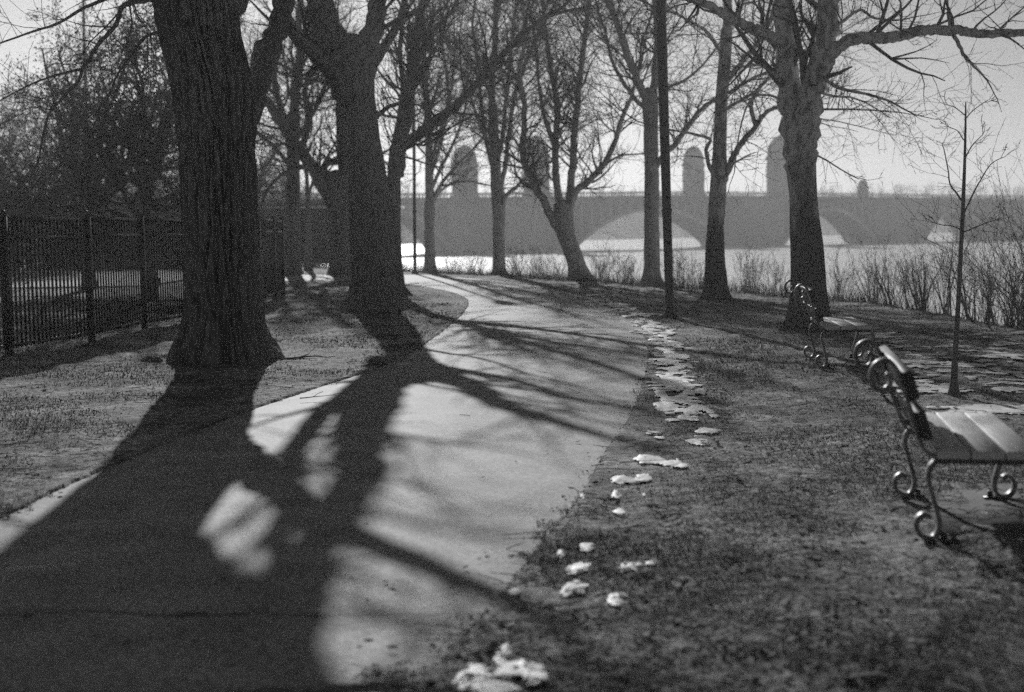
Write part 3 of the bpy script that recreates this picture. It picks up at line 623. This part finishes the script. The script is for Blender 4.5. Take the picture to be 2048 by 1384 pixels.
make_tree('sapling', 'thin young sapling standing in the grass beyond the near bench', None, (1908, 792),
    [(792,1893,1924),(782,1898,1917),(760,1901,1915),(700,1905,1916),(600,1912,1922),(500,1917,1926),(430,1921,1930),(330,1926,1932),(240,1929,1933),(205,1930,1932.5)],
    [dict(p=[(1922,400),(1912,385),(1900,368),(1896,340),(1888,300),(1884,290)], w=(4,1.6), d1=-.3, s=5, L=(.15,.45), ends=0, cl=.2),
     dict(p=[(1924,460),(1905,452),(1885,450),(1870,446)], w=(3,1.4), d1=-.3, s=6, L=(.15,.4), ends=1, cl=.2),
     dict(p=[(1925,465),(1950,455),(1975,445),(1990,440)], w=(3,1.4), d1=.3, s=6, L=(.15,.4), ends=1, cl=.2),
     dict(p=[(1926,430),(1945,390),(1960,362),(1980,330),(2002,316)], w=(3.6,1.6), d1=.5, s=6, L=(.15,.5), ends=1, cl=.25),
     dict(p=[(1928,320),(1945,290),(1965,270)], w=(3,1.4), d1=.2, s=6, L=(.15,.4), ends=1, cl=.2),
     dict(p=[(1929,240),(1945,222),(1968,205)], w=(2.4,1.2), d1=.2, s=6, L=(.1,.35), ends=1, cl=.2),
     dict(p=[(1929,230),(1910,215),(1895,210)], w=(2.4,1.2), d1=-.2, s=6, L=(.1,.35), ends=1, cl=.2),
     dict(p=[(1927,280),(1915,262),(1900,255)], w=(2.4,1.2), d1=.2, s=6, L=(.1,.35), ends=1, cl=.2)],
    131, M_twig, 'rough', 20, 80, sideL=(.15,.4), rmin=.0016)

# trees beyond the fence: dense, tangled, some dead leaves held
def bushy(label, px, Y, topy, wpx, seed, trunkw, leaves, name='tangled_tree'):
    g = P(px, 470, Y); g.z = gz(g.x, g.y); top = P(px, topy, Y).z; H = top-g.z; W = wpx/FPX*Y/2
    T = Tree(seed); rng = T.rng; root = empty(name, g); tag(root, label, 'tree', 'tangled trees growing beyond the fence')
    tp = [g+Vector((0, 0, -.1))]; tr = [trunkw*1.3]
    hT = H*.28
    for i in range(1, 7): tp.append(g+Vector((rng.gauss(0, .06), rng.gauss(0, .06), hT*i/6))); tr.append(trunkw*(1-.05*i))
    m = MB(); m.tubes([(tp, tr)], 14); m.build('trunk', M_bark, root, True, loc=g)
    k = 11
    for i in range(k):
        a = i*2*math.pi/k+rng.uniform(-.3, .3); el = rng.uniform(.15, 1.3)
        d = Vector((math.cos(a)*math.cos(el)*W/ (H*.6), math.sin(a)*math.cos(el)*W/(H*.6), math.sin(el))).normalized()
        L_ = rng.uniform(.55, .8)*math.hypot(W*math.cos(el), H*.72*math.sin(el))
        T.grow(tp[rng.randint(4, 6)], d, L_*1.1, trunkw*.5, 1, 4, {1: 3.0, 2: 3.8, 3: 4.0}, up=.02, wig=.22, spread=(30, 75), rmin=.006)
    m = MB()
    for l_, s_ in ((1, 8), (2, 5), (3, 4), (4, 3)):
        if T.lv[l_]: m.tubes(T.lv[l_], s_)
    m.build('crown', M_twig, root, True, loc=g)
    if leaves:
        pts = []
        for p, r in T.lv[4]+T.lv[3]:
            for q in range(leaves): pts.append(tuple(p[rng.randint(1, len(p)-1)]+Vector((rng.gauss(0, .09), rng.gauss(0, .09), rng.gauss(0, .09)))))
        pts = np.array(pts)
        if len(pts) > 90000: pts = pts[np.random.RandomState(seed).permutation(len(pts))[:90000]]
        n_ = len(pts); R = np.random.RandomState(seed); u = R.normal(0, 1, (n_, 3)); u /= np.linalg.norm(u, axis=1)[:, None]; v = np.cross(u, R.normal(0, 1, (n_, 3))); v /= np.linalg.norm(v, axis=1)[:, None]
        s_ = R.uniform(.02, .05, n_)[:, None]; m = MB(); m.add(np.stack([pts-u*s_, pts-v*s_*.6, pts+u*s_, pts+v*s_*.6], 1).reshape(-1, 3), np.arange(4*n_).reshape(-1, 4))
        m.build('foliage', M_leaf, root, loc=g)
    print('bushy', T.cnt)
bushy('tangled tree at the left edge of the photo behind the fence', -20, 36, 150, 600, 201, .16, 4)
bushy('widest tangled tree above the fence, low branches sweeping over it', 175, 40, -90, 760, 202, .2, 4)
bushy('tangled tree just left of the furrowed trunk, dark stem showing above the fence', 293, 34, -210, 620, 203, .17, 4)
bushy('tangled tree showing between the furrowed trunk and the straight trunk', 470, 62, 190, 420, 204, .2, 1)
bushy('distant tangled tree high behind the left edge of the photo', 60, 62, 60, 700, 205, .2, 4)

# ------------------------------------------------------------------ river bank shrubs
SHL = 'bare shrubs growing on the river bank'
def shrub(px, hpx, wpx, nst, seed, label, lean=0, group=SHL, dYk=0.4, big=False):
    # stand it on the bank crest at this bearing
    best = None
    for Y in np.arange(12, 70, .1):
        p = P(px, 500, Y)
        if Y > bank_y(p.x)+dYk: best = Y; break
    g = P(px, 500, best); g.z = gz(g.x, g.y); T = Tree(seed); rng = T.rng
    H = hpx/FPX*best; W = wpx/FPX*best/2
    root = empty('riverbank_shrub', g); tag(root, label, 'shrub', group)
    for i in range(nst):
        bx = rng.uniform(-1, 1)*W*.33; b_ = g+Vector((bx, rng.uniform(-.3, .5), 0)); b_.z = gz(b_.x, b_.y)-.05
        d = Vector((bx/max(W, .1)*.35+rng.gauss(0, .2)+lean, rng.gauss(0, .2), 1)).normalized()
        L_ = H*rng.uniform(.5, 1.05); r = .004+.004*rng.random()+(.012 if big and i % 5 == 0 else 0)
        T.grow(b_, d, L_, r, 3, 5, {3: 3.8, 4: 3.0} if big else {3: 6.0, 4: 4.5}, up=.05, wig=.12, spread=(15, 45), rmin=.0020 if big else .0024)
    st = MB(); st.tubes(T.lv[3], 4); st.build('stems', M_shrub if not big else M_twig, root, True, loc=g)
    tw = MB(); tw.tubes(T.lv[4], 3)
    if T.lv[5]: tw.tubes(T.lv[5], 3)
    tw.build('twigs', M_shrub, root, True, loc=g)
    return T.cnt
sh = [
 (905, 45, 70, 26, 'low shrub on the bank right of the slender tree'),
 (950, 48, 70, 28, 'low shrub on the bank midway between slender tree and upright tree'),
 (1035, 60, 70, 30, 'shrub on the bank immediately right of the upright tree'),
 (1080, 62, 80, 34, 'shrub on the bank left of the leaning trunk'),
 (1120, 50, 60, 24, 'short shrub tucked against the left foot of the leaning trunk'),
 (1205, 70, 80, 34, 'shrub on the bank right of the leaning trunk'),
 (1255, 68, 70, 30, 'shrub on the bank at the left foot of the smooth straight trunk'),
 (1362, 78, 70, 30, 'shrub just right of the tall lamp post'),
 (1398, 60, 50, 18, 'small shrub at the left foot of the mottled trunk'),
 (1500, 85, 100, 26, 'open fan shaped shrub right of the mottled trunk'),
 (1553, 80, 70, 20, 'thin shrub at the left foot of the twin trunk tree'),
 (1680, 95, 90, 20, 'sparse shrub right of the twin trunk tree'),
 (1755, 125, 90, 34, 'dark shrub leaning left in the gap between twin trunk tree and sapling'),
 (1800, 135, 100, 40, 'dense shrub behind the further bench seat, left of the sapling'),
 (1850, 150, 90, 40, 'tall shrub next left of the forked stem shrub'),
 (1900, 175, 90, 40, 'thick forked stem shrub just behind the sapling'),
 (1950, 175, 90, 46, 'tall dense shrub next right of the sapling'),
 (1995, 180, 90, 46, 'tall dense shrub second right of the sapling'),
 (2040, 190, 90, 46, 'tall dense shrub at the right edge of the photo')]
for i, (px, h_, w_, n_, lb) in enumerate(sh):
    c_ = shrub(px, h_, w_, n_, 300+i, lb, lean=(-.05 if px > 1700 else 0), big=px > 1700)
shrub(2135, 330, 120, 34, 350, 'shrub outside the right edge whose long arching stems reach up into the photo', lean=-.35, big=True)
# low dead undergrowth on the bank crest
R = np.random.RandomState(12); n_ = 26000; x = R.uniform(-9, 13, n_); y = bank_y(x)+R.normal(.7, .55, n_); z = ground_z(x, y, False)
H = R.uniform(.12, .5, n_)*(.5+1.0*fbm(x*1.2, y*1.2, 8)); a = R.rand(n_)*6.28; ln = R.uniform(.0, .7, n_)
c = np.stack([x, y, z-.02], 1); wv = np.stack([np.cos(a), np.sin(a)*.3, a*0], 1)*.005
tip = c+np.stack([np.cos(a*3)*np.sin(ln), np.sin(a*3)*np.sin(ln), np.cos(ln)], 1)*H[:, None]
mb = MB(); mb.add(np.stack([c-wv, c+wv, tip], 1).reshape(-1, 3), np.arange(3*n_).reshape(-1, 3))
tag(mb.build('undergrowth', M_twig), 'low dead weeds and reeds along the crest of the river bank', 'undergrowth', kind='stuff')

# ------------------------------------------------------------------ fence
fp = [G(-330, 775), G(-160, 745), G(20, 714), G(163, 689), G(265, 666), G(345, 650), G(440, 630), G(530, 609), G(568, 590)]
fpl = resample(catmull([(p.x, p.y) for p in fp], 20), 400)
dd_ = np.r_[0, np.cumsum(np.linalg.norm(np.diff(fpl, axis=0), axis=1))]
def fat(s): return np.array([np.interp(s, dd_, fpl[:, 0]), np.interp(s, dd_, fpl[:, 1])])
s0 = dd_[np.argmin(np.hypot(fpl[:, 0]-fp[2].x, fpl[:, 1]-fp[2].y))]
FS = 2.35; ks = np.arange(-int(s0//FS), int((dd_[-1]-s0)//FS)+1); stn = [s0+k*FS for k in ks]
root = empty('metal_fence', (fat(stn[0])[0], fat(stn[0])[1], 0)); off = Vector(root.location)
tag(root, 'black metal picket fence with ball topped posts along the grass at left', 'fence')
FH = 1.84
for s in stn:
    x, y = fat(s); z = gz(x, y); m = MB(); m.box((x, y, z+FH/2-.05), (.085, .085, FH+.1))
    m.box((x, y, z+FH+.008), (.1, .1, .016)); m.lathe((x, y, z+FH+.016), [(0.0, .075), (.02, .07), (.033, .05), (.038, .033), (.033, .015), (.018, 0)][::-1], 12)
    m.build('post', M_iron, root, loc=off)
for s in stn[:-1]:
    m = MB(); a = fat(s); b = fat(s+FS); L_ = np.linalg.norm(b-a); u = (b-a)/L_; za = gz(*a); zb = gz(*b)
    Mx = np.array([[u[0], -u[1], 0], [u[1], u[0], 0], [0, 0, 1]]); c = (a+b)/2; zc = (za+zb)/2
    for zz, hh in ((FH-.035, .045), (FH-.29, .04), (.13, .04)):
        m.box((c[0], c[1], zc+zz), (L_-.088, .045, hh), Mx)
    n_ = 20
    for i in range(1, n_+1):
        q = a+(b-a)*(i/(n_+1)); m.box((q[0], q[1], zc+(FH+.05)/2-.005), (.024, .024, FH-.14), Mx)
    m.build('picket_panel', M_iron, root, loc=off)

# ------------------------------------------------------------------ benches
def bench(px, py, label, pxf, pyf):
    """px,py = pixel of seat's rear near corner at seat height; pxf,pyf its far rear corner"""
    a = G(px, py, .45); b = G(pxf, pyf, .45); l = (b-a); Lb = 1.65; l.normalize()
    s = Vector((l.y, -l.x, 0)); O = Vector((a.x, a.y, gz(a.x, a.y)))
    return O, l, s
def to_local(name, label, O, l):
    root = empty(name, O); root.rotation_euler = (0, 0, math.atan2(l.y, l.x)-math.pi/2)
    tag(root, label, 'bench', 'park benches facing the river')
    return root
# local frame: +X towards the river (seat depth), +Y along the bench, Z up
def sw(pts): return catmull(np.array([(p[0], 0, p[1]) for p in pts]), 6)
def build_bench(root):
    L_ = 1.5
    st = MB()
    for k in range(3):
        x0 = .005+k*.168; st.box((x0+.08, L_/2, .45), (.158, L_, .042))
    o = st.build('seat', M_wood, root); o.modifiers.new('b', 'BEVEL').width = .004
    bk_ = MB()
    d = np.array([-.30, 0, 1.0]); d /= np.linalg.norm(d); nrm = np.array([d[2], 0, -d[0]])
    Mr = np.stack([nrm, [0, 1, 0], d], 1)
    for zc in (.595, .80):
        xc = -.088-(zc-.58)*.32+.035; bk_.box((xc, L_/2, zc), (.05, L_, .15), Mr)
    o = bk_.build('backrest', M_dark, root); o.modifiers.new('b', 'BEVEL').width = .004
    for yy_ in (.05, 1.22):
        A = [(.02, .425), (-.05, .47), (-.09, .56), (-.13, .70), (-.165, .81), (-.195, .885), (-.24, .925), (-.295, .905), (-.318, .85), (-.30, .79), (-.255, .775), (-.225, .80), (-.222, .84), (-.245, .855)]
        m = MB(); c = sw(A); c[:, 1] = yy_; m.strip(c, .022, (0, .06, 0))
        Bq = [(-.232, .79), (-.20, .72), (-.17, .63), (-.135, .575), (-.10, .55)]
        c = sw(Bq); c[:, 1] = yy_; m.strip(c, .018, (0, .055, 0))
        for z_ in (.62, .68, .74): m.box((-.155-(z_-.68)*.3, yy_, z_), (.06, .012, .008))
        m.build('back_bracket', M_scroll, root, smooth=False)
        m = MB(); m.box((.25, yy_, .416), (.50, .07, .024)); m.build('seat_bracket', M_iron, root)
        for fr in (0, 1):
            Q = [(.0, .41), (-.025, .375), (-.03, .32), (-.005, .22), (.022, .12), (.022, .06), (-.005, .02), (-.05, .022), (-.085, .06), (-.083, .11), (-.05, .138), (-.02, .125)]
            if fr: Q = [(.5-a_, b_) for a_, b_ in Q]
            c = sw(Q); c[:, 1] = yy_; m = MB(); m.strip(c, .021, (0, .085, 0))
            m.build('leg', M_scroll, root)
            m = MB(); xs_ = .035 if not fr else .465; m.box((xs_, yy_, .008), (.10, .10, .012)); m.box((xs_+(.012 if not fr else -.012), yy_, .03), (.03, .02, .035)); m.build('foot_plate', M_iron, root)
O, l, s = bench(1872, 917, '', 1806, 829)
ang = math.atan2(l.y, l.x)
r1_ = to_local('park_bench', 'nearest bench with timber slats, cut off by the right edge of the photo', O, l); build_bench(r1_)
O2, l2, s2 = bench(1650, 661, '', 1652, 641)
r2_ = root2 = empty('park_bench', O2); root2.rotation_euler = r1_.rotation_euler; root2.rotation_euler.z = math.radians(-5.5)
tag(root2, 'further bench with scrolled iron ends in front of the twin trunk tree', 'bench', 'park benches facing the river')
for ch in list(r1_.children):
    c = ch.copy(); C.objects.link(c); c.parent = root2
# slab under the near bench
m = MB(); g0 = O + Vector((s.x*.5, s.y*.5, 0)) + l*.82; Mr = np.array([[s.x, l.x, 0], [s.y, l.y, 0], [0, 0, 1]])
m.box((g0.x, g0.y, O.z-.035), (.86, 1.75, .08), Mr); o = m.build('concrete_slab', M_conc); tag(o, kind='structure')

# ------------------------------------------------------------------ lamp posts
def lamp(px, py, topx, w0, w1, H, label, name='lamp_post', head=True):
    g = G(px, py); g.z = gz(g.x, g.y); Y = g.y; t = P(topx, 0, Y); dirn = (t-g); k = H/dirn.z
    root = empty(name, g); tag(root, label, 'lamp post', 'lamp posts beside the path')
    r0, r1 = w0/2/FPX*Y, w1/2/FPX*Y
    pts = [g+dirn*k*(i/12)+Vector((0, 0, -.05 if i == 0 else 0)) for i in range(13)]
    m = MB(); m.tubes([(pts, [r0+(r1-r0)*i/12 for i in range(13)])], 20); m.build('pole', M_iron, root, True, loc=g)
    m = MB(); q = g+dirn*k*.27; m.tubes([([q, q+Vector((0, 0, .02)), q+Vector((0, 0, .09)), q+Vector((0, 0, .11))], [r0*.9, r0*1.22, r0*1.22, r0*.9])], 20); m.build('collar', M_iron, root, True, loc=g)
    m = MB(); m.lathe(tuple(g), [(r0*1.9, 0), (r0*1.9, .04), (r0*1.35, .07), (r0*1.1, .12)], 20); m.build('base', M_iron, root, True, loc=g)
    e = pts[-1]; m = MB(); m.lathe(tuple(e), [(r1*.9, -.02), (.12, .02), (.16, .12), (.22, .5), (.21, .52)], 16); m.build('lantern', M_lamp, root, True, loc=g)
    m = MB(); m.lathe(tuple(e), [(.21, .52), (.26, .53), (.2, .62), (.06, .75), (.03, .85), (0.001, .9)], 16); m.build('lantern_cap', M_iron, root, True, loc=g)
lamp(1340, 636, 1321, 17, 22, 6.6, 'tall dark lamp post leaning slightly left, on the grass right of the path')
lamp(830, 548, 826, 7, 5.5, 7.6, 'thin distant lamp post left of the slender tree at the bend')
# tall mast far beyond the fence
Y = 75; g = P(178, 440, Y); g.z = gz(g.x, g.y); root = empty('mast', g); tag(root, 'thin tall mast rising above the tangled trees at upper left', 'mast')
m = MB(); t = P(163, -120, Y); m.tubes([([g, g.lerp(t, .5), t], [.12, .09, .06])], 10); m.build('pole', M_iron, root, True, loc=g)
m = MB(); m.lathe(tuple(t), [(.06, 0), (.12, .05), (.1, .12), (.001, .16)], 10); m.build('finial', M_iron, root, True, loc=g)

# ------------------------------------------------------------------ bridge
def bt(px):        # distance along the bridge at this bearing
    d = ray(px, 480); k = d.x/d.y; return ((k*A0.y-A0.x)/(bd.x-k*bd.y))
def bp_(a, across, z): return Vector((A0.x+bd.x*a+bn.x*across, A0.y+bd.y*a+bn.y*across, z))
def ztop(a):
    p = bp_(a, 0, 0); pxs = 1024+p.x/p.y*FPX
    pyv = np.interp(pxs, [600, 900, 1350, 1700, 2048, 2500], [392, 392, 388, 391, 396, 404]); return P(pxs, pyv, p.y).z
bridge = empty('arch_bridge', bp_(bt(1240), 8, WATER)); off = Vector(bridge.location)
tag(bridge, 'long hazy river bridge of low arches with round turrets on its piers', 'bridge')
W_ = 8.0
a_lo, a_hi = bt(380), bt(2600)
opens = [(bt(690), bt(900)), (bt(1150), bt(1460)), (bt(1570), bt(1750)), (bt(1850), bt(1975)), (bt(2080), bt(2200))]
# deck
aa = np.linspace(a_lo, a_hi, 160); m = MB()
for (lo, hi, ext) in ((-1.3, -.55, .35), (-.55, -.25, .9)):
    V = []; 
    for a in aa:
        zt = ztop(a)
        for ac, zz in ((-ext, lo), (W_+ext, lo), (W_+ext, hi), (-ext, hi)): V.append(tuple(bp_(a, ac, zt+zz)))
    f = []
    for i in range(len(aa)-1):
        for k in range(4): f.append((i*4+k, i*4+(k+1) % 4, (i+1)*4+(k+1) % 4, (i+1)*4+k))
    m.add(V, f)
m.build('deck', M_steel, bridge, loc=off)
m = MB()
for ac in (-.5, W_+.5):
    V = []
    for a in aa:
        zt = ztop(a)
        for q, zz in ((-.08, -.05), (.08, -.05), (.08, .1), (-.08, .1)): V.append(tuple(bp_(a, ac+q, zt+zz+.35)))
    f = []
    for i in range(len(aa)-1):
        for k in range(4): f.append((i*4+k, i*4+(k+1) % 4, (i+1)*4+(k+1) % 4, (i+1)*4+k))
    m.add(V, f)
    a = a_lo
    while a < a_hi:
        p = bp_(a, ac, ztop(a)+.0); m.box((p.x, p.y, p.z+.05), (.14, .14, .62)); a += .6
m.build('railing', M_steel, bridge, loc=off)
# arch ribs
for (a0, a1) in opens:
    n_ = 48; m = MB()
    for j in range(5):
        ac = .2+j*(W_-.8)/4; V = []
        for i in range(n_+1):
            u = i/n_; a = a0+(a1-a0)*u; zt = ztop(a)-1.28; zs = WATER+.3; zc = ztop((a0+a1)/2)-2.6
            sarc = zs+(zc-zs)*(1-(2*u-1)**2)**.95
            for q, z_ in ((0, sarc), (.45, sarc), (.45, zt), (0, zt)): V.append(tuple(bp_(a, ac+q, min(z_, zt) if z_ == sarc else z_)))
        f = []
        for i in range(n_):
            for k in range(4): f.append((i*4+k, i*4+(k+1) % 4, (i+1)*4+(k+1) % 4, (i+1)*4+k))
        m.add(V, f)
    m.build('arch_ribs', M_steel, bridge, loc=off)
    m = MB(); V = []
    for i in range(n_+1):
        u = i/n_; a = a0+(a1-a0)*u; zt = ztop(a)-1.34; zs = WATER+.3; zc = ztop((a0+a1)/2)-2.6
        sarc = zs+(zc-zs)*(1-(2*u-1)**2)**.95
        for q, z_ in ((-.3, sarc-.08), (.17, sarc-.08), (.17, min(sarc+.55, zt)), (-.3, min(sarc+.55, zt))): V.append(tuple(bp_(a, q, z_)))
    f = []
    for i in range(n_):
        for k in range(4): f.append((i*4+k, i*4+(k+1) % 4, (i+1)*4+(k+1) % 4, (i+1)*4+k))
    m.add(V, f)
    Mb = np.array([[bd.x, bn.x, 0], [bd.y, bn.y, 0], [0, 0, 1]]); a = a0+1.2
    while a < a1-1.2:
        u = (a-a0)/(a1-a0); zl = WATER+.3+(ztop((a0+a1)/2)-2.6-WATER-.3)*(1-(2*u-1)**2)**.95+.5; zh = ztop(a)-1.32
        if zh-zl > .3: p = bp_(a, .02, (zl+zh)/2); m.box(tuple(p), (.35, .5, zh-zl), Mb)
        a += 1.9
    m.build('arch_ring', M_ringstone, bridge, loc=off)
# piers fill the lengths between the openings
ed_ = [a_lo]+[e for o_ in opens for e in o_]+[a_hi]
for i in range(0, len(ed_), 2):
    a0, a1 = ed_[i], ed_[i+1]; n_ = max(2, int((a1-a0)/4)); m = MB(); V = []
    for j in range(n_+1):
        a = a0+(a1-a0)*j/n_; zt = ztop(a)-1.31
        for ac, zz in ((.05, WATER-1.5), (W_-.05, WATER-1.5), (W_-.05, zt), (.05, zt)): V.append(tuple(bp_(a, ac, zz)))
    f = []
    for j in range(n_):
        for k in range(4): f.append((j*4+k, j*4+(k+1) % 4, (j+1)*4+(k+1) % 4, (j+1)*4+k))
    f += [(3, 2, 1, 0), (n_*4, n_*4+1, n_*4+2, n_*4+3)]; m.add(V, f)
    c_ = (a0+a1)/2; wp = min(6, (a1-a0)*.32)
    V = [tuple(bp_(c_+q, ac, z_)) for z_ in (WATER-1.5, ztop(c_)-.7) for q, ac in ((-wp, .0), (-wp*.6, -2.2), (wp*.6, -2.2), (wp, .0))]
    m.add(V, [(0, 1, 5, 4), (1, 2, 6, 5), (2, 3, 7, 6), (4, 5, 6, 7)])
    m.add([tuple(bp_(c_+q*(wp+1), ac, z_)) for z_ in (WATER-1.5, WATER+1.1) for q, ac in ((-1, .2), (-.7, -3), (.7, -3), (1, .2))], [(0, 1, 5, 4), (1, 2, 6, 5), (2, 3, 7, 6), (4, 5, 6, 7)])
    m.build('pier', M_stone, bridge, loc=off)
def tower(px, across, ytop, wpx):
    # slide along the bridge until this bearing is met at the given side
    best = min(np.linspace(a_lo, a_hi, 3000), key=lambda a: abs(bp_(a, across, 0).x/bp_(a, across, 0).y*FPX+1024-px))
    b = bp_(best, across, ztop(best)-1.0); zt = P(px, ytop, b.y).z; H = zt-b.z; r = wpx/2/FPX*b.y
    m = MB(); m.lathe(tuple(b), [(r*1.1, 0), (r*1.1, H*.12), (r*1.0, H*.13), (r*.96, H*.6), (r*1.05, H*.62), (r*1.07, H*.66), (r*.95, H*.68), (r*.93, H*.78), (r*.8, H*.86), (r*.5, H*.94), (r*.2, H*.97), (r*.1, H*.985), (0.01, H)], 16)
    t = m.build('turret', M_stone, bridge, loc=off)
    for k in range(8):
        an = k*math.pi/4+.3; w = MB(); Mr = np.array([[math.cos(an), -math.sin(an), 0], [math.sin(an), math.cos(an), 0], [0, 0, 1]])
        w.box((b.x+math.cos(an)*r*.95, b.y+math.sin(an)*r*.95, b.z+H*.44), (.3, r*.3, H*.2), Mr); w.build('window', M_glass, t, loc=off)
tower(935, W_-2, 288, 52); tower(1077, 1.5, 268, 54); tower(1389, W_-2, 290, 44); tower(1562, 1.5, 268, 56); tower(1726, W_-2, 358, 20)

# far embankment wood and the low building
R = random.Random(5)
def far_wood(name, label, x0, x1, yf, hpx, n_, seed):
    T = Tree(seed); m = MB(); br = []
    for i in range(n_):
        x = R.uniform(x0, x1); y = yf(x)+R.uniform(0, 18); z = gz(x, y); H = hpx(x, y)*R.uniform(.6, 1.05)
        p = Vector((x, y, z)); T.grow(p, Vector((R.gauss(0, .08), R.gauss(0, .08), 1)).normalized(), H, .05+.012*H, 2, 4, {2: 1.8, 3: 1.0}, up=.06, wig=.1, rmin=.022, spread=(20, 60))
    for l_, s_ in ((2, 5), (3, 4), (4, 3)): m.tubes(T.lv[l_], s_)
    tag(m.build(name, M_twig, smooth=True), label, 'wood', kind='stuff')
far_wood('distant_wood', 'hazy mass of bare trees far off between the left hand trunks', -60, -14, lambda x: 150-(x+14)*.9, lambda x, y: 9, 150, 61)
far_wood('far_bank_wood', 'hazy bare trees on the far river bank seen beneath the bridge', -60, 260, lambda x: far_y(x)+22, lambda x, y: 5, 420, 62)
b0 = P(538, 440, 66); b0.z = gz(b0.x, b0.y); root = empty('low_building', b0); tag(root, 'low dark building with a pale roof behind the far end of the fence', 'building')
Hh = P(538, 418, 66).z-b0.z
m = MB(); m.box((b0.x, b0.y+3, b0.z+Hh/2), (11, 6, Hh)); m.build('wall', M_wall, root, loc=b0)
m = MB(); m.box((b0.x, b0.y+3, b0.z+Hh+.06), (11.6, 6.8, .14)); m.box((b0.x, b0.y+3.6, b0.z+Hh+.32), (10.4, 4.8, .22)); m.build('roof', M_roof, root, loc=b0)
for k in range(4):
    m = MB(); m.box((b0.x-3.9+k*2.6, b0.y-.02, b0.z+1.35), (1.2, .08, .9)); f = m.build('window', M_glass, root, loc=b0)
# dense evergreen hedge closing the view beyond the pavement
R2 = np.random.RandomState(9)
for i, (x0, x1, Yh, Hh, lb) in enumerate([(-34, -22, 64, 3.4, 'tall dark hedge beyond the fence, its left length at the edge of the photo'), (-21.8, -13.0, 66, 3.0, 'dark hedge beyond the fence, its right length beside the low building')]):
    n_ = 60000; x = R2.uniform(x0, x1, n_); u = R2.rand(n_); zz = R2.rand(n_)**.8*Hh*(.85+.3*fbm(x*.6, x*.1, 4)); y = Yh+R2.uniform(-1, 1, n_)*(1.1-.2*zz/Hh)
    c = np.stack([x, y, zz+.0], 1); q = R2.normal(0, 1, (n_, 3)); q /= np.linalg.norm(q, axis=1)[:, None]; v = np.cross(q, R2.normal(0, 1, (n_, 3))); v /= np.linalg.norm(v, axis=1)[:, None]
    s_ = R2.uniform(.05, .11, n_)[:, None]; m = MB(); m.add(np.stack([c-q*s_, c-v*s_*.6, c+q*s_, c+v*s_*.6], 1).reshape(-1, 3), np.arange(4*n_).reshape(-1, 4))
    hroot = empty('hedge', ((x0+x1)/2, Yh, 0)); tag(hroot, lb, 'hedge', 'hedges beyond the fence'); m.build('foliage', M_nest, hroot, loc=Vector(hroot.location))
    T = Tree(400+i); m = MB(); br = []
    for k in range(24):
        xx = x0+(x1-x0)*(k+.5)/24; br.append(([Vector((xx, Yh, -.1)), Vector((xx+.1, Yh, .8)), Vector((xx, Yh+.1, Hh*.8))], [.06, .05, .02]))
    m.tubes(br, 6); m.build('stems', M_bark, hroot, loc=Vector(hroot.location))

# ------------------------------------------------------------------ small things on the ground
def lump(px, py, wpx, hpx, name, label, m_, seed, cat):
    g = G(px, py); g.z = gz(g.x, g.y); a = wpx/2/FPX*g.y; h = hpx/FPX*g.y; V = []; nn, mm = 22, 8
    for i in range(mm+1):
        e = (i/mm)*math.pi/2-.25
        for k in range(nn):
            t = k*2*math.pi/nn; q = 1+.28*mnoise.noise(Vector((math.cos(t)*1.5+seed, math.sin(t)*1.5, e*2)))
            V.append((a*q*math.cos(e)*math.cos(t), a*.6*q*math.cos(e)*math.sin(t), h*q*math.sin(e)))
    i = np.arange((mm+1)*nn).reshape(mm+1, nn); f = np.stack([i[:-1], np.roll(i, -1, 1)[:-1], np.roll(i, -1, 1)[1:], i[1:]], -1).reshape(-1, 4)
    mb = MB(); mb.add(V, f); o = mb.build(name, m_, smooth=True); o.location = g; tag(o, label, cat)
lump(303, 724, 52, 11, 'stone', 'low dark stone in the grass left of the furrowed trunk', M_bark, 3, 'stone')
T = Tree(77); g = G(585, 726)
br = []
for px, py, n2 in ((560, 722, 3), (590, 728, 3)):
    pass
def stick(px, py, Lm, ang_, r, label, seed):
    g = G(px, py); g.z = gz(g.x, g.y)+.015; T = Tree(seed); T.grow(Vector((0, 0, 0)), Vector((math.cos(ang_), math.sin(ang_), .08)), Lm, r, 2, 3, {2: 5}, up=0, wig=.12, spread=(20, 50))
    m = MB(); m.tubes(T.lv[2], 6); m.tubes(T.lv[3], 4); o = m.build('fallen_stick', M_twig, smooth=True); o.location = g; tag(o, label, 'stick', 'fallen sticks on the grass')
stick(560, 722, .7, .1, .018, 'crooked stick at the right foot of the furrowed trunk', 1)
stick(1700, 1368, .35, .5, .03, 'thick stick in the dark grass at the bottom right of the photo', 2)
stick(1640, 1128, .25, 2.0, .006, 'thin pale curved stick on the grass below the near bench', 3)
stick(600, 806, .35, .2, .006, 'thin stick on the grass between the furrowed trunk shadow and the path', 4)

# ------------------------------------------------------------------ haze
m = MB(); m.box((150, 560, 14.0), (1900, 1240, 37)); M_haze = bpy.data.materials.new('haze_air'); M_haze.use_nodes = True; n = M_haze.node_tree
n.nodes.remove(n.nodes['Principled BSDF']); pv = n.nodes.new('ShaderNodeVolumePrincipled'); pv.inputs['Color'].default_value = (.9, .9, .9, 1)
pv.inputs['Density'].default_value = .0012; pv.inputs['Anisotropy'].default_value = .42; n.links.new(pv.outputs[0], n.nodes['Material Output'].inputs['Volume'])
o = m.build('haze', M_haze); tag(o, 'pale river haze in the air', 'haze', kind='stuff')
